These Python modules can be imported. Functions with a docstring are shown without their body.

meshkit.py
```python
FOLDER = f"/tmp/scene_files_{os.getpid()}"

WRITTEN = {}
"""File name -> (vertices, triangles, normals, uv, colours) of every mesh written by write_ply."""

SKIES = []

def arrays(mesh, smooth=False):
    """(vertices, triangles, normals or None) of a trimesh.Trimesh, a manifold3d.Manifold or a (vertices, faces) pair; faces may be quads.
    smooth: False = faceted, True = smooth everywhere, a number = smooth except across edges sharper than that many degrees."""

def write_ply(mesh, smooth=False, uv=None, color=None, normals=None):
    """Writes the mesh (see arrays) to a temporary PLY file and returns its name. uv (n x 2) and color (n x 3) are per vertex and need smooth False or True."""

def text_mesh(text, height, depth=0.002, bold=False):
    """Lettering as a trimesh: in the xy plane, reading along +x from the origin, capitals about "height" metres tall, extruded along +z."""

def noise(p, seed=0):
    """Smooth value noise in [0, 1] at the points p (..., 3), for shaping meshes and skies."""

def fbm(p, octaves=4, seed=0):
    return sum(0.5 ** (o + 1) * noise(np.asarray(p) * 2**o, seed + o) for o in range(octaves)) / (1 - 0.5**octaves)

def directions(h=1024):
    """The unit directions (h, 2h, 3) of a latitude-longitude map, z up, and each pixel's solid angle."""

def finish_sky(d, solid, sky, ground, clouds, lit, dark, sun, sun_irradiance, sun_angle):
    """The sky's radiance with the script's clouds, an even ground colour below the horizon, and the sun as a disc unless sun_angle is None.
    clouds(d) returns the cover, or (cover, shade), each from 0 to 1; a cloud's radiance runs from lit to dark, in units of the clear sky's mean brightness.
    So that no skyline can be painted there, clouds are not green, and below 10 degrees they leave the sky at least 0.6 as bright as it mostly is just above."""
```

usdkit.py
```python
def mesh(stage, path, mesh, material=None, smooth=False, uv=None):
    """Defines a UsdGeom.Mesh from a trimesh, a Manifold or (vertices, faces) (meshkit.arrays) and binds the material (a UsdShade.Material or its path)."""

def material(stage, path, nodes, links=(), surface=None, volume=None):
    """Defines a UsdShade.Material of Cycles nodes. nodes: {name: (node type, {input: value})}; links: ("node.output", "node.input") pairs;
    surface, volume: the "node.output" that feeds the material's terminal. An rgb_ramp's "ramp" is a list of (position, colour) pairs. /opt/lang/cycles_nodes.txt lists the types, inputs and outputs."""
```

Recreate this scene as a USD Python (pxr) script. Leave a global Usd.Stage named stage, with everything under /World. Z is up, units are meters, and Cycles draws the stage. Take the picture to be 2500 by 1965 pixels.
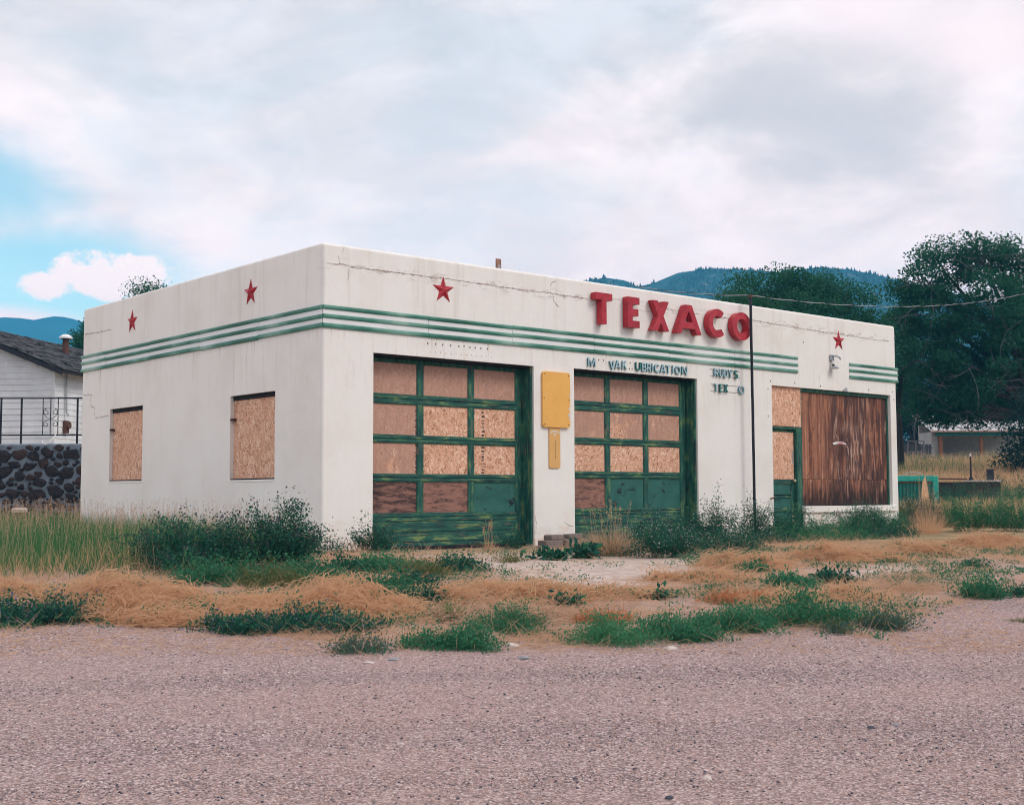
import math, random
import numpy as np, trimesh, manifold3d as m3, shapely, usdkit, meshkit
from shapely.geometry import Polygon, LineString, Point
from shapely import affinity
from pxr import Usd, UsdGeom, UsdLux, UsdShade, Gf, Sdf, Vt

random.seed(7)
RNG = np.random.default_rng(7)
stage = Usd.Stage.CreateInMemory()
UsdGeom.SetStageUpAxis(stage, 'Z')
UsdGeom.SetStageMetersPerUnit(stage, 1.0)
UsdGeom.Xform.Define(stage, '/World')
UsdGeom.Scope.Define(stage, '/World/Looks')

# ------------------------------------------------------------------ camera
EYE = np.array([-10.159, -16.134, 0.814])
YAW, PITCH, ROLL = math.radians(40.687), math.radians(4.152), math.radians(-0.203)
FWD = np.array([math.sin(YAW) * math.cos(PITCH), math.cos(YAW) * math.cos(PITCH), math.sin(PITCH)])
_r = np.array([math.cos(YAW), -math.sin(YAW), 0.0]); _u = np.cross(_r, FWD)
RIGHT = _r * math.cos(ROLL) + _u * math.sin(ROLL)
UP = -_r * math.sin(ROLL) + _u * math.cos(ROLL)
cam = UsdGeom.Camera.Define(stage, '/World/camera')
cam.AddTransformOp().Set(Gf.Matrix4d(*RIGHT, 0, *UP, 0, *(-FWD), 0, *EYE, 1))
cam.CreateHorizontalApertureAttr(36.0); cam.CreateVerticalApertureAttr(36.0 * 804 / 1024)
cam.CreateFocalLengthAttr(36.0 * 3115.8 / 2500)
cam.CreateClippingRangeAttr(Gf.Vec2f(0.1, 20000))
cam.CreateFStopAttr(0.0)
EXPOSURE = 0.20
cam.CreateExposureAttr(EXPOSURE)

# ------------------------------------------------------------------ sky and sun
SUN = np.array([0.30, -0.72, 0.80]); SUN /= np.linalg.norm(SUN)
SUN_EL, SUN_ROT = math.asin(SUN[2]), math.atan2(SUN[0], SUN[1])
SKY_STRENGTH, CLOUD = 0.10, 9.7

def bearing(az, el):
    "A direction of the sky: degrees right of the view's axis, degrees above the horizon."
    a, e = YAW + math.radians(az), math.radians(el)
    return (math.sin(a) * math.cos(e), math.cos(a) * math.cos(e), math.sin(e))

def build_sky():
    N, Lk = {}, []
    N['tc'] = ('texture_coordinate', {})
    N['sky'] = ('sky_texture', {'sky_type': 'single_scattering', 'sun_disc': False, 'sun_elevation': SUN_EL, 'sun_rotation': SUN_ROT, 'altitude': 1800.0, 'air_density': 1.0, 'aerosol_density': 1.0})
    N['bluegain'] = ('mix', {'mix_type': 'multiply', 'fac': 1.0, 'color2': (1.15, 1.95, 1.62)})
    Lk += [('sky.color', 'bluegain.color1')]
    # wisps stretched along the horizon
    N['map1'] = ('mapping', {'scale': (1.0, 1.0, 2.2)})
    N['n1'] = ('noise_texture', {'scale': 4.4, 'detail': 7.0, 'roughness': 0.55, 'distortion': 0.4})
    N['n2'] = ('noise_texture', {'scale': 7.0, 'detail': 8.0, 'roughness': 0.6, 'distortion': 0.3})
    Lk += [('tc.generated', 'map1.vector'), ('map1.vector', 'n1.vector'), ('map1.vector', 'n2.vector')]
    N['sep'] = ('separate_xyz', {}); Lk += [('tc.generated', 'sep.vector')]

    N['n3'] = ('noise_texture', {'scale': 24.0, 'detail': 8.0, 'roughness': 0.62}); Lk += [('tc.generated', 'n3.vector')]
    def blob(name, az, el, inner, outer, amp, stretch=1.0, fine=0.0):
        "1 inside an angular distance (degrees) of a direction, 0 outside; amp frays its edge with noise"
        c = bearing(az, el)
        N[name + 's'] = ('vector_math', {'math_type': 'subtract', 'vector2': c})
        N[name + 'm'] = ('vector_math', {'math_type': 'multiply', 'vector2': (1.0, 1.0, stretch)})
        N[name + 'l'] = ('vector_math', {'math_type': 'length'})
        N[name + 'n'] = ('math', {'math_type': 'multiply_add', 'value2': amp, 'value3': -amp * 0.5})
        N[name + 'a'] = ('math', {'math_type': 'add'})
        N[name] = ('map_range', {'range_type': 'smoothstep', 'from_min': math.radians(outer), 'from_max': math.radians(inner), 'to_min': 0.0, 'to_max': 1.0})
        Lk.extend([('tc.generated', name + 's.vector1'), (name + 's.vector', name + 'm.vector1'), (name + 'm.vector', name + 'l.vector1'),
                   ('n2.fac', name + 'n.value1'), (name + 'l.value', name + 'a.value1'), (name + 'n.value', name + 'a.value2'), (name + 'f.value', name + '.value'), ('n3.fac', name + 'g.value1'), (name + 'a.value', name + 'f.value1'), (name + 'g.value', name + 'f.value2')])
        N[name + 'g'] = ('math', {'math_type': 'multiply_add', 'value2': fine, 'value3': -fine * 0.5}); N[name + 'f'] = ('math', {'math_type': 'add'})
        return name + '.result'

    def mixc(name, fac, a, b):
        N[name] = ('mix', {})
        for s, v in (('fac', fac), ('color1', a), ('color2', b)):
            if isinstance(v, str): Lk.append((v, f'{name}.{s}'))
            else: N[name][1][s] = v
        return name + '.color'

    def mth(name, op, a, b=0.5, c=0.0, clamp=False):
        N[name] = ('math', {'math_type': op, 'use_clamp': clamp})
        for s, v in (('value1', a), ('value2', b), ('value3', c)):
            if isinstance(v, str): Lk.append((v, f'{name}.{s}'))
            else: N[name][1][s] = v
        return name + '.value'
    W = CLOUD
    # the veil: its colour runs from a warm white low down to a bluer white higher up
    N['elev'] = ('map_range', {'range_type': 'smoothstep', 'from_min': 0.10, 'from_max': 0.36}); Lk.append(('sep.z', 'elev.value'))
    veil = mixc('veilc', 'elev.result', (1.03 * W, 0.945 * W, 0.955 * W), (0.855 * W, 0.845 * W, 0.87 * W))
    N['wisp'] = ('map_range', {'range_type': 'smoothstep', 'from_min': 0.40, 'from_max': 0.66, 'to_min': 0.0, 'to_max': 1.0}); Lk.append(('n1.fac', 'wisp.value'))
    veil = mixc('veil2', 'wisp.result', veil, (0.96 * W, 0.89 * W, 0.91 * W))
    N['tex'] = ('map_range', {'range_type': 'smoothstep', 'from_min': 0.34, 'from_max': 0.66, 'to_min': 0.88, 'to_max': 1.07}); Lk.append(('n2.fac', 'tex.value'))
    N['texc'] = ('combine_xyz', {}); Lk += [('tex.result', 'texc.x'), ('tex.result', 'texc.y'), ('tex.result', 'texc.z')]
    N['texm'] = ('mix', {'mix_type': 'multiply', 'fac': 1.0}); Lk += [(veil, 'texm.color1'), ('texc.vector', 'texm.color2')]; veil = 'texm.color'
    N['cov'] = ('map_range', {'range_type': 'smoothstep', 'from_min': 0.36, 'from_max': 0.58, 'to_min': 0.80, 'to_max': 1.0}); Lk.append(('n1.fac', 'cov.value'))
    gap = mth('gap1', 'maximum', blob('g1', -22.6, 13.0, 0.3, 5.2, 0.11, 1.5), blob('g2', -19.5, 9.0, 2.5, 7.5, 0.11, 2.2))
    gap = mth('gap2', 'maximum', gap, blob('g4', -33.0, 11.5, 3.0, 11.0, 0.12))
    cov = mth('covg', 'multiply', 'cov.result', mth('inv', 'subtract', 1.0, mth('gk', 'multiply', gap, 0.74)))
    c = mixc('c1', cov, 'bluegain.color', veil)
    # heaped small cloud above the left roofs
    puff = mth('puff', 'maximum', blob('p1', -18.2, 9.3, 1.2, 1.75, 0.030, 1.9, 0.085), mth('pm', 'maximum', blob('p2', -16.7, 9.5, 1.0, 1.6, 0.030, 1.8, 0.085), blob('p3', -20.2, 8.8, 0.7, 1.3, 0.022, 2.2, 0.07)))
    c = mixc('c2', puff, c, (1.06 * W, 0.98 * W, 0.98 * W))
    low = blob('p4', -22.0, 7.0, 1.5, 5.0, 0.03, 4.0)
    c = mixc('c2b', low, c, (1.10 * W, 0.97 * W, 0.98 * W))
    # bright top and grey belly of the cloud at the upper right
    top = blob('t1', 16.0, 21.9, 0.8, 4.6, 0.16, 1.25, 0.04)
    c = mixc('c3', top, c, (1.02 * W, 0.91 * W, 0.94 * W))
    top2 = blob('t2', 20.6, 18.6, 0.6, 3.2, 0.06, 1.4)
    c = mixc('c3b', top2, c, (1.0 * W, 0.90 * W, 0.92 * W))
    grey = mth('grey', 'maximum', blob('k1', 11.3, 17.4, 0.0, 7.5, 0.20, 1.9, 0.06), mth('gg', 'maximum', blob('k2', 14.8, 15.7, 0.0, 7.0, 0.20, 1.7, 0.06), blob('k3', 6.5, 19.4, 0.0, 6.0, 0.20, 2.4, 0.06)))
    c = mixc('c4', mth('gs', 'multiply', grey, 0.68), c, (0.52 * W, 0.555 * W, 0.59 * W))
    # the air between thins what comes from low down, blue least: the sky itself is warmer there
    N['warm'] = ('rgb_ramp', {'ramp': [(0.0, (1.78, 1.43, 1.27)), (0.13, (1.78, 1.43, 1.27)), (0.2, (1.50, 1.28, 1.17)), (0.35, (1.24, 1.13, 1.08)), (1.0, (1.06, 1.03, 1.03))]})
    N['wscale'] = ('mix', {'mix_type': 'multiply', 'fac': 1.0}); Lk.extend([('sep.z', 'warm.fac'), (c, 'wscale.color1'), ('warm.color', 'wscale.color2')]); c = 'wscale.color'
    N['bg'] = ('background_shader', {'strength': SKY_STRENGTH}); Lk.append((c, 'bg.color'))
    return usdkit.material(stage, '/World/Looks/sky_material', N, Lk, surface='bg.background')

sky = UsdLux.DomeLight.Define(stage, '/World/sky')
UsdShade.MaterialBindingAPI.Apply(sky.GetPrim()).Bind(build_sky())
sky.GetPrim().SetCustomDataByKey('kind', 'structure'); sky.GetPrim().SetCustomDataByKey('label', 'pale cloudy sky with a blue gap on the left')
sun = UsdLux.DistantLight.Define(stage, '/World/sun')
sun.CreateIntensityAttr(0.40); sun.CreateAngleAttr(22.0); sun.CreateNormalizeAttr(True) if hasattr(sun, 'CreateNormalizeAttr') else None
sun.CreateColorAttr(Gf.Vec3f(1.0, 0.93, 0.86))
UsdLux.LightAPI(sun.GetPrim()).CreateNormalizeAttr(True)
_z = SUN; _x = np.cross([0, 0, 1.0], _z); _x /= np.linalg.norm(_x); _y = np.cross(_z, _x)
sun.AddTransformOp().Set(Gf.Matrix4d(*_x, 0, *_y, 0, *_z, 0, 0, 0, 30, 1))

# ------------------------------------------------------------------ helpers
_names = {}
def numbered(path):
    k = _names.get(path, 0); _names[path] = k + 1
    return path if k == 0 else f'{path}_{k:03d}'

def P(o):
    return o if isinstance(o, str) else str(o.GetPath())

def tag(o, label=None, cat=None, group=None, kind=None):
    p = stage.GetPrimAtPath(P(o))
    for k, v in (('label', label), ('category', cat), ('group', group), ('kind', kind)):
        if v: p.SetCustomDataByKey(k, v)
    return o

def obj(name, mesh, mat, parent='/World', smooth=False, label=None, cat=None, group=None, kind=None):
    path = numbered(P(parent) + '/' + name)
    usdkit.mesh(stage, path, mesh, '/World/Looks/' + mat, smooth)
    tag(path, label, cat, group, kind)
    return path

def thing(name, label, cat, loc=(0, 0, 0), rot=0.0, group=None):
    path = numbered('/World/' + name)
    x = UsdGeom.Xform.Define(stage, path)
    x.AddTranslateOp().Set(Gf.Vec3d(*map(float, loc)))
    if rot: x.AddRotateZOp().Set(float(rot))
    tag(path, label, cat, group)
    return path

class MB:
    "collects vertices and triangles of one mesh"
    def __init__(s): s.v, s.f, s.n = [], [], 0
    def add(s, v, f):
        v, f = np.asarray(v, float), np.asarray(f, int)
        if f.shape[1] == 4: f = np.vstack([f[:, [0, 1, 2]], f[:, [0, 2, 3]]])
        s.v.append(v); s.f.append(f + s.n); s.n += len(v); return s
    def tm(s, m): return s.add(m.vertices, m.faces)
    def box(s, a, b, c=0.0):
        "box from corner a to corner b; c bevels its edges"
        a, b = np.minimum(a, b), np.maximum(a, b)
        if c <= 0: return s.tm(trimesh.creation.box(b - a, trimesh.transformations.translation_matrix((a + b) / 2)))
        pts = []
        for sx in (0, 1):
            for sy in (0, 1):
                for sz in (0, 1):
                    q = np.where([sx, sy, sz], b, a).astype(float); d = np.where([sx, sy, sz], -c, c)
                    for k in range(3):
                        e = q + d; e[k] = q[k]; pts.append(e)
        return s.hull(pts)
    def hull(s, pts):
        return s.tm(trimesh.convex.convex_hull(np.asarray(pts, float)))
    def tube(s, pts, rad, n=6, cap=True):
        p = np.asarray(pts, float); r = np.broadcast_to(np.asarray(rad, float), (len(p),))
        t = np.gradient(p, axis=0); t /= np.linalg.norm(t, axis=1, keepdims=True) + 1e-12
        ref = np.array([0, 0, 1.0]) if abs(t[:, 2].mean()) < 0.8 else np.array([1.0, 0, 0])
        a = np.cross(t, ref); a /= np.linalg.norm(a, axis=1, keepdims=True) + 1e-12
        b = np.cross(t, a); ang = np.arange(n) * 2 * np.pi / n
        v = p[:, None] + r[:, None, None] * (np.cos(ang)[None, :, None] * a[:, None] + np.sin(ang)[None, :, None] * b[:, None])
        i, j = np.meshgrid(np.arange(len(p) - 1), np.arange(n), indexing='ij')
        q = np.stack([i * n + j, i * n + (j + 1) % n, (i + 1) * n + (j + 1) % n, (i + 1) * n + j], -1).reshape(-1, 4)
        f = np.vstack([q[:, [0, 2, 1]], q[:, [0, 3, 2]]])
        v = v.reshape(-1, 3)
        if cap:
            v = np.vstack([v, p[0], p[-1]]); m = len(v)
            k = np.arange(n); e = (len(p) - 1) * n
            f = np.vstack([f, np.stack([np.full(n, m - 2), k, (k + 1) % n], 1), np.stack([np.full(n, m - 1), e + (k + 1) % n, e + k], 1)])
        return s.add(v, f)
    def xz(s, poly, y0, y1):
        "polygon in x, z pushed from y0 back to y1"
        for g in getattr(poly, 'geoms', [poly]):
            m = trimesh.creation.extrude_polygon(g, abs(y1 - y0), engine='earcut')
            v = np.asarray(m.vertices); s.add(np.stack([v[:, 0], max(y0, y1) - v[:, 2], v[:, 1]], 1), m.faces)
        return s
    def move(s, fn):
        s.v = [fn(v) for v in s.v]; return s
    def __iter__(s): return iter((np.vstack(s.v), np.vstack(s.f)))
    def mesh(s): return (np.vstack(s.v), np.vstack(s.f))

def put(name, mb, mat, parent='/World', **k):
    return obj(name, mb.mesh() if isinstance(mb, MB) else mb, mat, parent, **k)

# ------------------------------------------------------------------ terrain
HF, HR = np.array([math.sin(YAW), math.cos(YAW)]), np.array([math.cos(YAW), -math.sin(YAW)])
def dl(x, y):
    x, y = np.asarray(x, float) - EYE[0], np.asarray(y, float) - EYE[1]
    return x * HF[0] + y * HF[1], x * HR[0] + y * HR[1]
def xy(d, l): return EYE[0] + HF[0] * d + HR[0] * l, EYE[1] + HF[1] * d + HR[1] * l
def sstep(a, b, x):
    t = np.clip((np.asarray(x, float) - a) / (b - a), 0, 1); return t * t * (3 - 2 * t)
def pts3(x, y, s, z=0.0): return np.stack([np.asarray(x, float) * s, np.asarray(y, float) * s, np.full(np.shape(x), z)], -1)
def gz(x, y):
    x, y = np.asarray(x, float), np.asarray(y, float)
    d, l = dl(x, y)
    z = -0.7 + 0.7 * sstep(5, 18.5, d)
    left = 1 - sstep(-8.0, -6.0, l)
    rise = np.clip(d - 36, 0, 90) * 0.058 + np.clip(d - 126, 0, 3000) * 0.02
    terr = 2.22 + np.clip(d - 36, 0, 3000) * 0.02
    z = z + np.where(d > 33.9, left * terr, 0) + (1 - np.where(d > 33.9, left, 0)) * rise * sstep(34, 44, d)
    near = 1 - sstep(25, 60, d)
    pad = sstep(0.3, 2.5, np.maximum(np.maximum(-x, x - 15.2), np.maximum(-y, y - 9.0)))
    litter = sstep(10.4, 13.5, d)
    z = z + near * (meshkit.fbm(pts3(x, y, 0.55, 3.1), 4) - 0.5) * 0.09 * np.clip(0.25 + litter, 0, 1) * np.clip(pad + 0.1, 0, 1)
    z = z - 0.05 * near * (1 - sstep(0.6, 3.0, np.abs(y + 1.0))) * sstep(0.5, 2.5, x) * (1 - sstep(8, 11, x))
    return z
EDGE = np.array([(-9, -2.4), (-6.07, -4.26), (-5.29, -4.75), (-4.68, -5.5), (-4.4, -6.45), (-4.3, -7.2), (-3.73, -7.5), (-3.3, -8.1), (-2.7, -8.65), (-2.0, -8.95), (-1.3, -9.25), (-0.3, -9.6), (1.3, -9.4), (3.4, -9.1), (14, -10.5)])
edge_d, edge_l = dl(EDGE[:, 0], EDGE[:, 1])
def litter_at(x, y):
    "0 on the gravel, 1 on the weedy ground in front of the building"
    d, l = dl(x, y)
    e = np.interp(l / d, edge_l / edge_d, edge_d)
    return sstep(-0.55, 0.75, d - e + (meshkit.fbm(pts3(x, y, 1.7, 1.0), 3) - 0.5) * 1.6)
def track_at(x, y):
    'smooth wheel tracks that sweep across the lot'
    d, l = dl(x, y); q = d + 0.018 * (l + 1.5) ** 2 - 0.10 * l
    w = (meshkit.fbm(np.stack([q * 1.25, l * 0.10, np.zeros_like(q)], -1), 3) - 0.5) * 2.6
    return np.clip(0.5 + w, 0, 1)
SLAB = Polygon([(0.9, -0.6), (0.3, -2.4), (-0.3, -3.9), (-0.9, -5.5), (-0.3, -6.2), (0.7, -6.0), (2.3, -5.2), (4.1, -3.0), (8.2, -0.4), (8.2, 0.1), (1.0, 0.1)])
def slab_at(x, y):
    p = shapely.points(np.asarray(x).ravel(), np.asarray(y).ravel())
    sd = shapely.distance(p, SLAB).reshape(np.shape(x)); ins = shapely.contains(SLAB, p).reshape(np.shape(x))
    e = np.where(ins, -shapely.distance(p, SLAB.exterior).reshape(np.shape(x)), sd)
    e2 = np.minimum(e, np.hypot((x - 3.1) * 0.8, (y + 7.2) * 1.6) - 0.55)
    return 1 - sstep(-0.3, 0.35, e2 + (meshkit.fbm(pts3(x, y, 1.3, 7.0), 3) - 0.5) * 1.3)

# ------------------------------------------------------------------ materials
class Mat:
    "a small builder for node materials"
    def __init__(s, name): s.name, s.N, s.L, s.k = name, {}, [], 0
    def node(s, kind, **inp):
        s.k += 1; n = f'{kind}{s.k}'; s.N[n] = (kind, {})
        for key, v in inp.items():
            if isinstance(v, str) and '.' in v and v.split('.')[0] in s.N: s.L.append((v, f'{n}.{key}'))
            else: s.N[n][1][key] = v
        return n
    def pos(s): return s.node('geometry') + '.position'
    def obj(s): return s.node('texture_coordinate') + '.object'
    def map(s, vec, scale=(1, 1, 1), rot=(0, 0, 0), loc=(0, 0, 0)): return s.node('mapping', vector=vec, scale=scale, rotation=rot, location=loc) + '.vector'
    def noise(s, vec, scale, detail=3.0, rough=0.5, dist=0.0): return s.node('noise_texture', vector=vec, scale=scale, detail=detail, roughness=rough, distortion=dist) + '.fac'
    def ramp(s, fac, stops): return s.node('rgb_ramp', fac=fac, ramp=stops) + '.color'
    def range(s, v, a, b, lo=0.0, hi=1.0):
        if a > b: a, b, lo, hi = b, a, hi, lo
        return s.node('map_range', range_type='smoothstep', value=v, from_min=a, from_max=b, to_min=lo, to_max=hi) + '.result'
    def mix(s, fac, a, b, kind='mix'): return s.node('mix', mix_type=kind, fac=fac, color1=a, color2=b) + '.color'
    def math(s, op, a, b=0.5, c=0.0): return s.node('math', math_type=op, value1=a, value2=b, value3=c) + '.value'
    def bump(s, h, strength=0.4, dist=0.01, normal=None):
        k = dict(height=h, strength=strength, distance=dist)
        if normal: k['normal'] = normal
        return s.node('bump', **k) + '.normal'
    def flat(s, vec):
        "wall coordinates (along, up, 0) of a wall that faces x or y"
        q = s.node('separate_xyz', vector=vec); a = s.math('add', q + '.x', q + '.y')
        return s.node('combine_xyz', x=a, y=q + '.z', z=0.0) + '.vector'
    def done(s, color, rough=0.8, normal=None, metallic=0.0, spec=0.3, thin=None):
        k = dict(base_color=color, roughness=rough, metallic=metallic, specular_ior_level=spec)
        if normal: k['normal'] = normal
        p = s.node('principled_bsdf', **k) + '.BSDF'
        if thin is not None:
            t = s.node('translucent_bsdf', color=color) + '.BSDF'
            p = s.node('mix_closure', fac=thin, closure1=p, closure2=t) + '.closure'
        usdkit.material(stage, '/World/Looks/' + s.name, s.N, s.L, surface=p)

def plain(name, color, rough=0.7, vary=0.12, scale=6.0, bump=0.15, metallic=0.0, spec=0.3, local=True):
    m = Mat(name); v = m.obj() if local else m.pos()
    n = m.noise(v, scale, 5.0, 0.6)
    c = np.array(color)
    col = m.ramp(n, [(0.25, c * (1 - vary)), (0.5, c), (0.78, np.minimum(c * (1 + vary) + 0.01, 1))])
    m.done(col, rough, m.bump(m.noise(v, scale * 12, 4.0, 0.6), bump, 0.01), metallic, spec)

def foliage(name, stops, thin=0.3, rough=0.6):
    m = Mat(name)
    g = m.node('geometry')
    col = m.ramp(g + '.random_per_island', [(i / (len(stops) - 1), c) for i, c in enumerate(stops)])
    m.done(col, rough, None, 0.0, 0.25, thin)

# painted stucco
def stucco():
    m = Mat('stucco'); p = m.pos(); q = m.flat(p)
    big = m.noise(p, 0.9, 5.0, 0.6)
    col = m.ramp(big, [(0.3, (0.765, 0.725, 0.675)), (0.5, (0.815, 0.785, 0.74)), (0.7, (0.835, 0.81, 0.775))])
    streak = m.noise(m.map(q, (5.0, 0.35, 1)), 1.0, 5.0, 0.62)
    z = m.node('separate_xyz', vector=p) + '.z'
    below = m.math('multiply', m.range(streak, 0.50, 0.78), m.range(z, 3.4, 2.2, 0.85, 0.25))
    col = m.mix(m.math('multiply', below, 0.40), col, (0.55, 0.46, 0.385))
    scar = m.math('multiply', m.range(m.noise(m.map(q, (1.6, 6.0, 1)), 2.2, 6.0, 0.68), 0.53, 0.57), m.math('multiply', m.range(z, 4.12, 4.26), m.range(z, 4.42, 4.31)))
    scar = m.math('multiply', scar, m.range(m.node('separate_xyz', vector=p) + '.y', 0.25, 0.08))
    col = m.mix(m.math('multiply', scar, 0.55), col, (0.50, 0.43, 0.37))
    drip = m.math('multiply', m.range(m.noise(m.map(q, (9.0, 0.5, 1), loc=(3, 0, 0)), 1.3, 4.0, 0.6), 0.54, 0.70), m.math('multiply', m.range(z, 2.2, 3.3), m.range(z, 3.36, 3.30)))
    col = m.mix(m.math('multiply', drip, 0.55), col, (0.52, 0.38, 0.28))
    rust = m.math('multiply', m.range(m.noise(m.map(p, (1.6, 1.6, 2.4)), 1.3, 4.0, 0.6), 0.50, 0.68), m.range(z, 0.62, 0.05))
    col = m.mix(m.math('multiply', rust, 0.75), col, (0.66, 0.36, 0.22))
    splash = m.math('multiply', m.range(m.noise(p, 5.0, 4.0, 0.6), 0.4, 0.7), m.range(z, 0.4, 0.0))
    col = m.mix(m.math('multiply', splash, 0.6), col, (0.50, 0.42, 0.36))
    spot = m.range(m.noise(p, 9.0, 3.0, 0.5), 0.72, 0.80)
    col = m.mix(m.math('multiply', spot, 0.35), col, (0.45, 0.38, 0.33))
    b = m.bump(m.noise(p, 3.0, 5.0, 0.6), 0.25, 0.03)
    b = m.bump(m.noise(p, 90.0, 3.0, 0.6), 0.35, 0.006, b)
    m.done(col, 0.85, b, 0.0, 0.2)
stucco()

def green_wood(name, horizontal=True, olive=0.5):
    m = Mat(name); p = m.pos(); q = m.flat(p)
    along = (0.7, 8.0, 1) if horizontal else (8.0, 0.7, 1)
    wide = (0.8, 3.5, 1) if horizontal else (3.5, 0.8, 1)
    g1 = m.noise(m.map(q, along), 2.2, 6.0, 0.62); g2 = m.noise(m.map(q, wide, loc=(3, 1, 0)), 3.0, 6.0, 0.62)
    col = m.ramp(g2, [(0.34, (0.006, 0.050, 0.046)), (0.48, (0.012, 0.088, 0.068)), (0.55, (0.03, 0.125, 0.080)), (0.64, (0.04 + 0.18 * olive, 0.13 + 0.17 * olive, 0.07 + 0.03 * olive))])
    col = m.mix(m.range(g1, 0.54, 0.66), col, (0.007, 0.030, 0.032))
    col = m.mix(m.math('multiply', m.range(m.noise(m.map(q, along, loc=(9, 4, 0)), 4.0, 5.0, 0.65), 0.57, 0.66), 0.8), col, (0.20, 0.12, 0.095))
    m.done(col, 0.62, m.bump(g1, 0.5, 0.006), 0.0, 0.35)
green_wood('green_rail_paint', True, 0.75); green_wood('green_stile_paint', False, 0.55); green_wood('green_dark_paint', False, 0.15)

def band_green():
    m = Mat('trim_green'); p = m.pos(); q = m.flat(p)
    n = m.noise(m.map(q, (0.9, 0.9, 1)), 1.1, 3.0, 0.5)
    n2 = m.noise(m.map(q, (1.0, 22.0, 1)), 1.0, 4.0, 0.6)
    f = m.math('add', m.math('multiply', n, 0.7), m.math('multiply', n2, 0.3))
    col = m.ramp(f, [(0.36, (0.02, 0.125, 0.085)), (0.48, (0.045, 0.195, 0.14)), (0.56, (0.15, 0.32, 0.255)), (0.70, (0.36, 0.50, 0.44))])
    m.done(col, 0.45, None, 0.0, 0.4)
band_green()
def band_white():
    m = Mat('trim_white'); p = m.pos(); q = m.flat(p)
    n = m.noise(m.map(q, (1.0, 8.0, 1)), 1.5, 4.0, 0.6)
    m.done(m.ramp(n, [(0.3, (0.70, 0.71, 0.69)), (0.6, (0.80, 0.80, 0.79))]), 0.4, None, 0.0, 0.4)
band_white()

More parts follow.
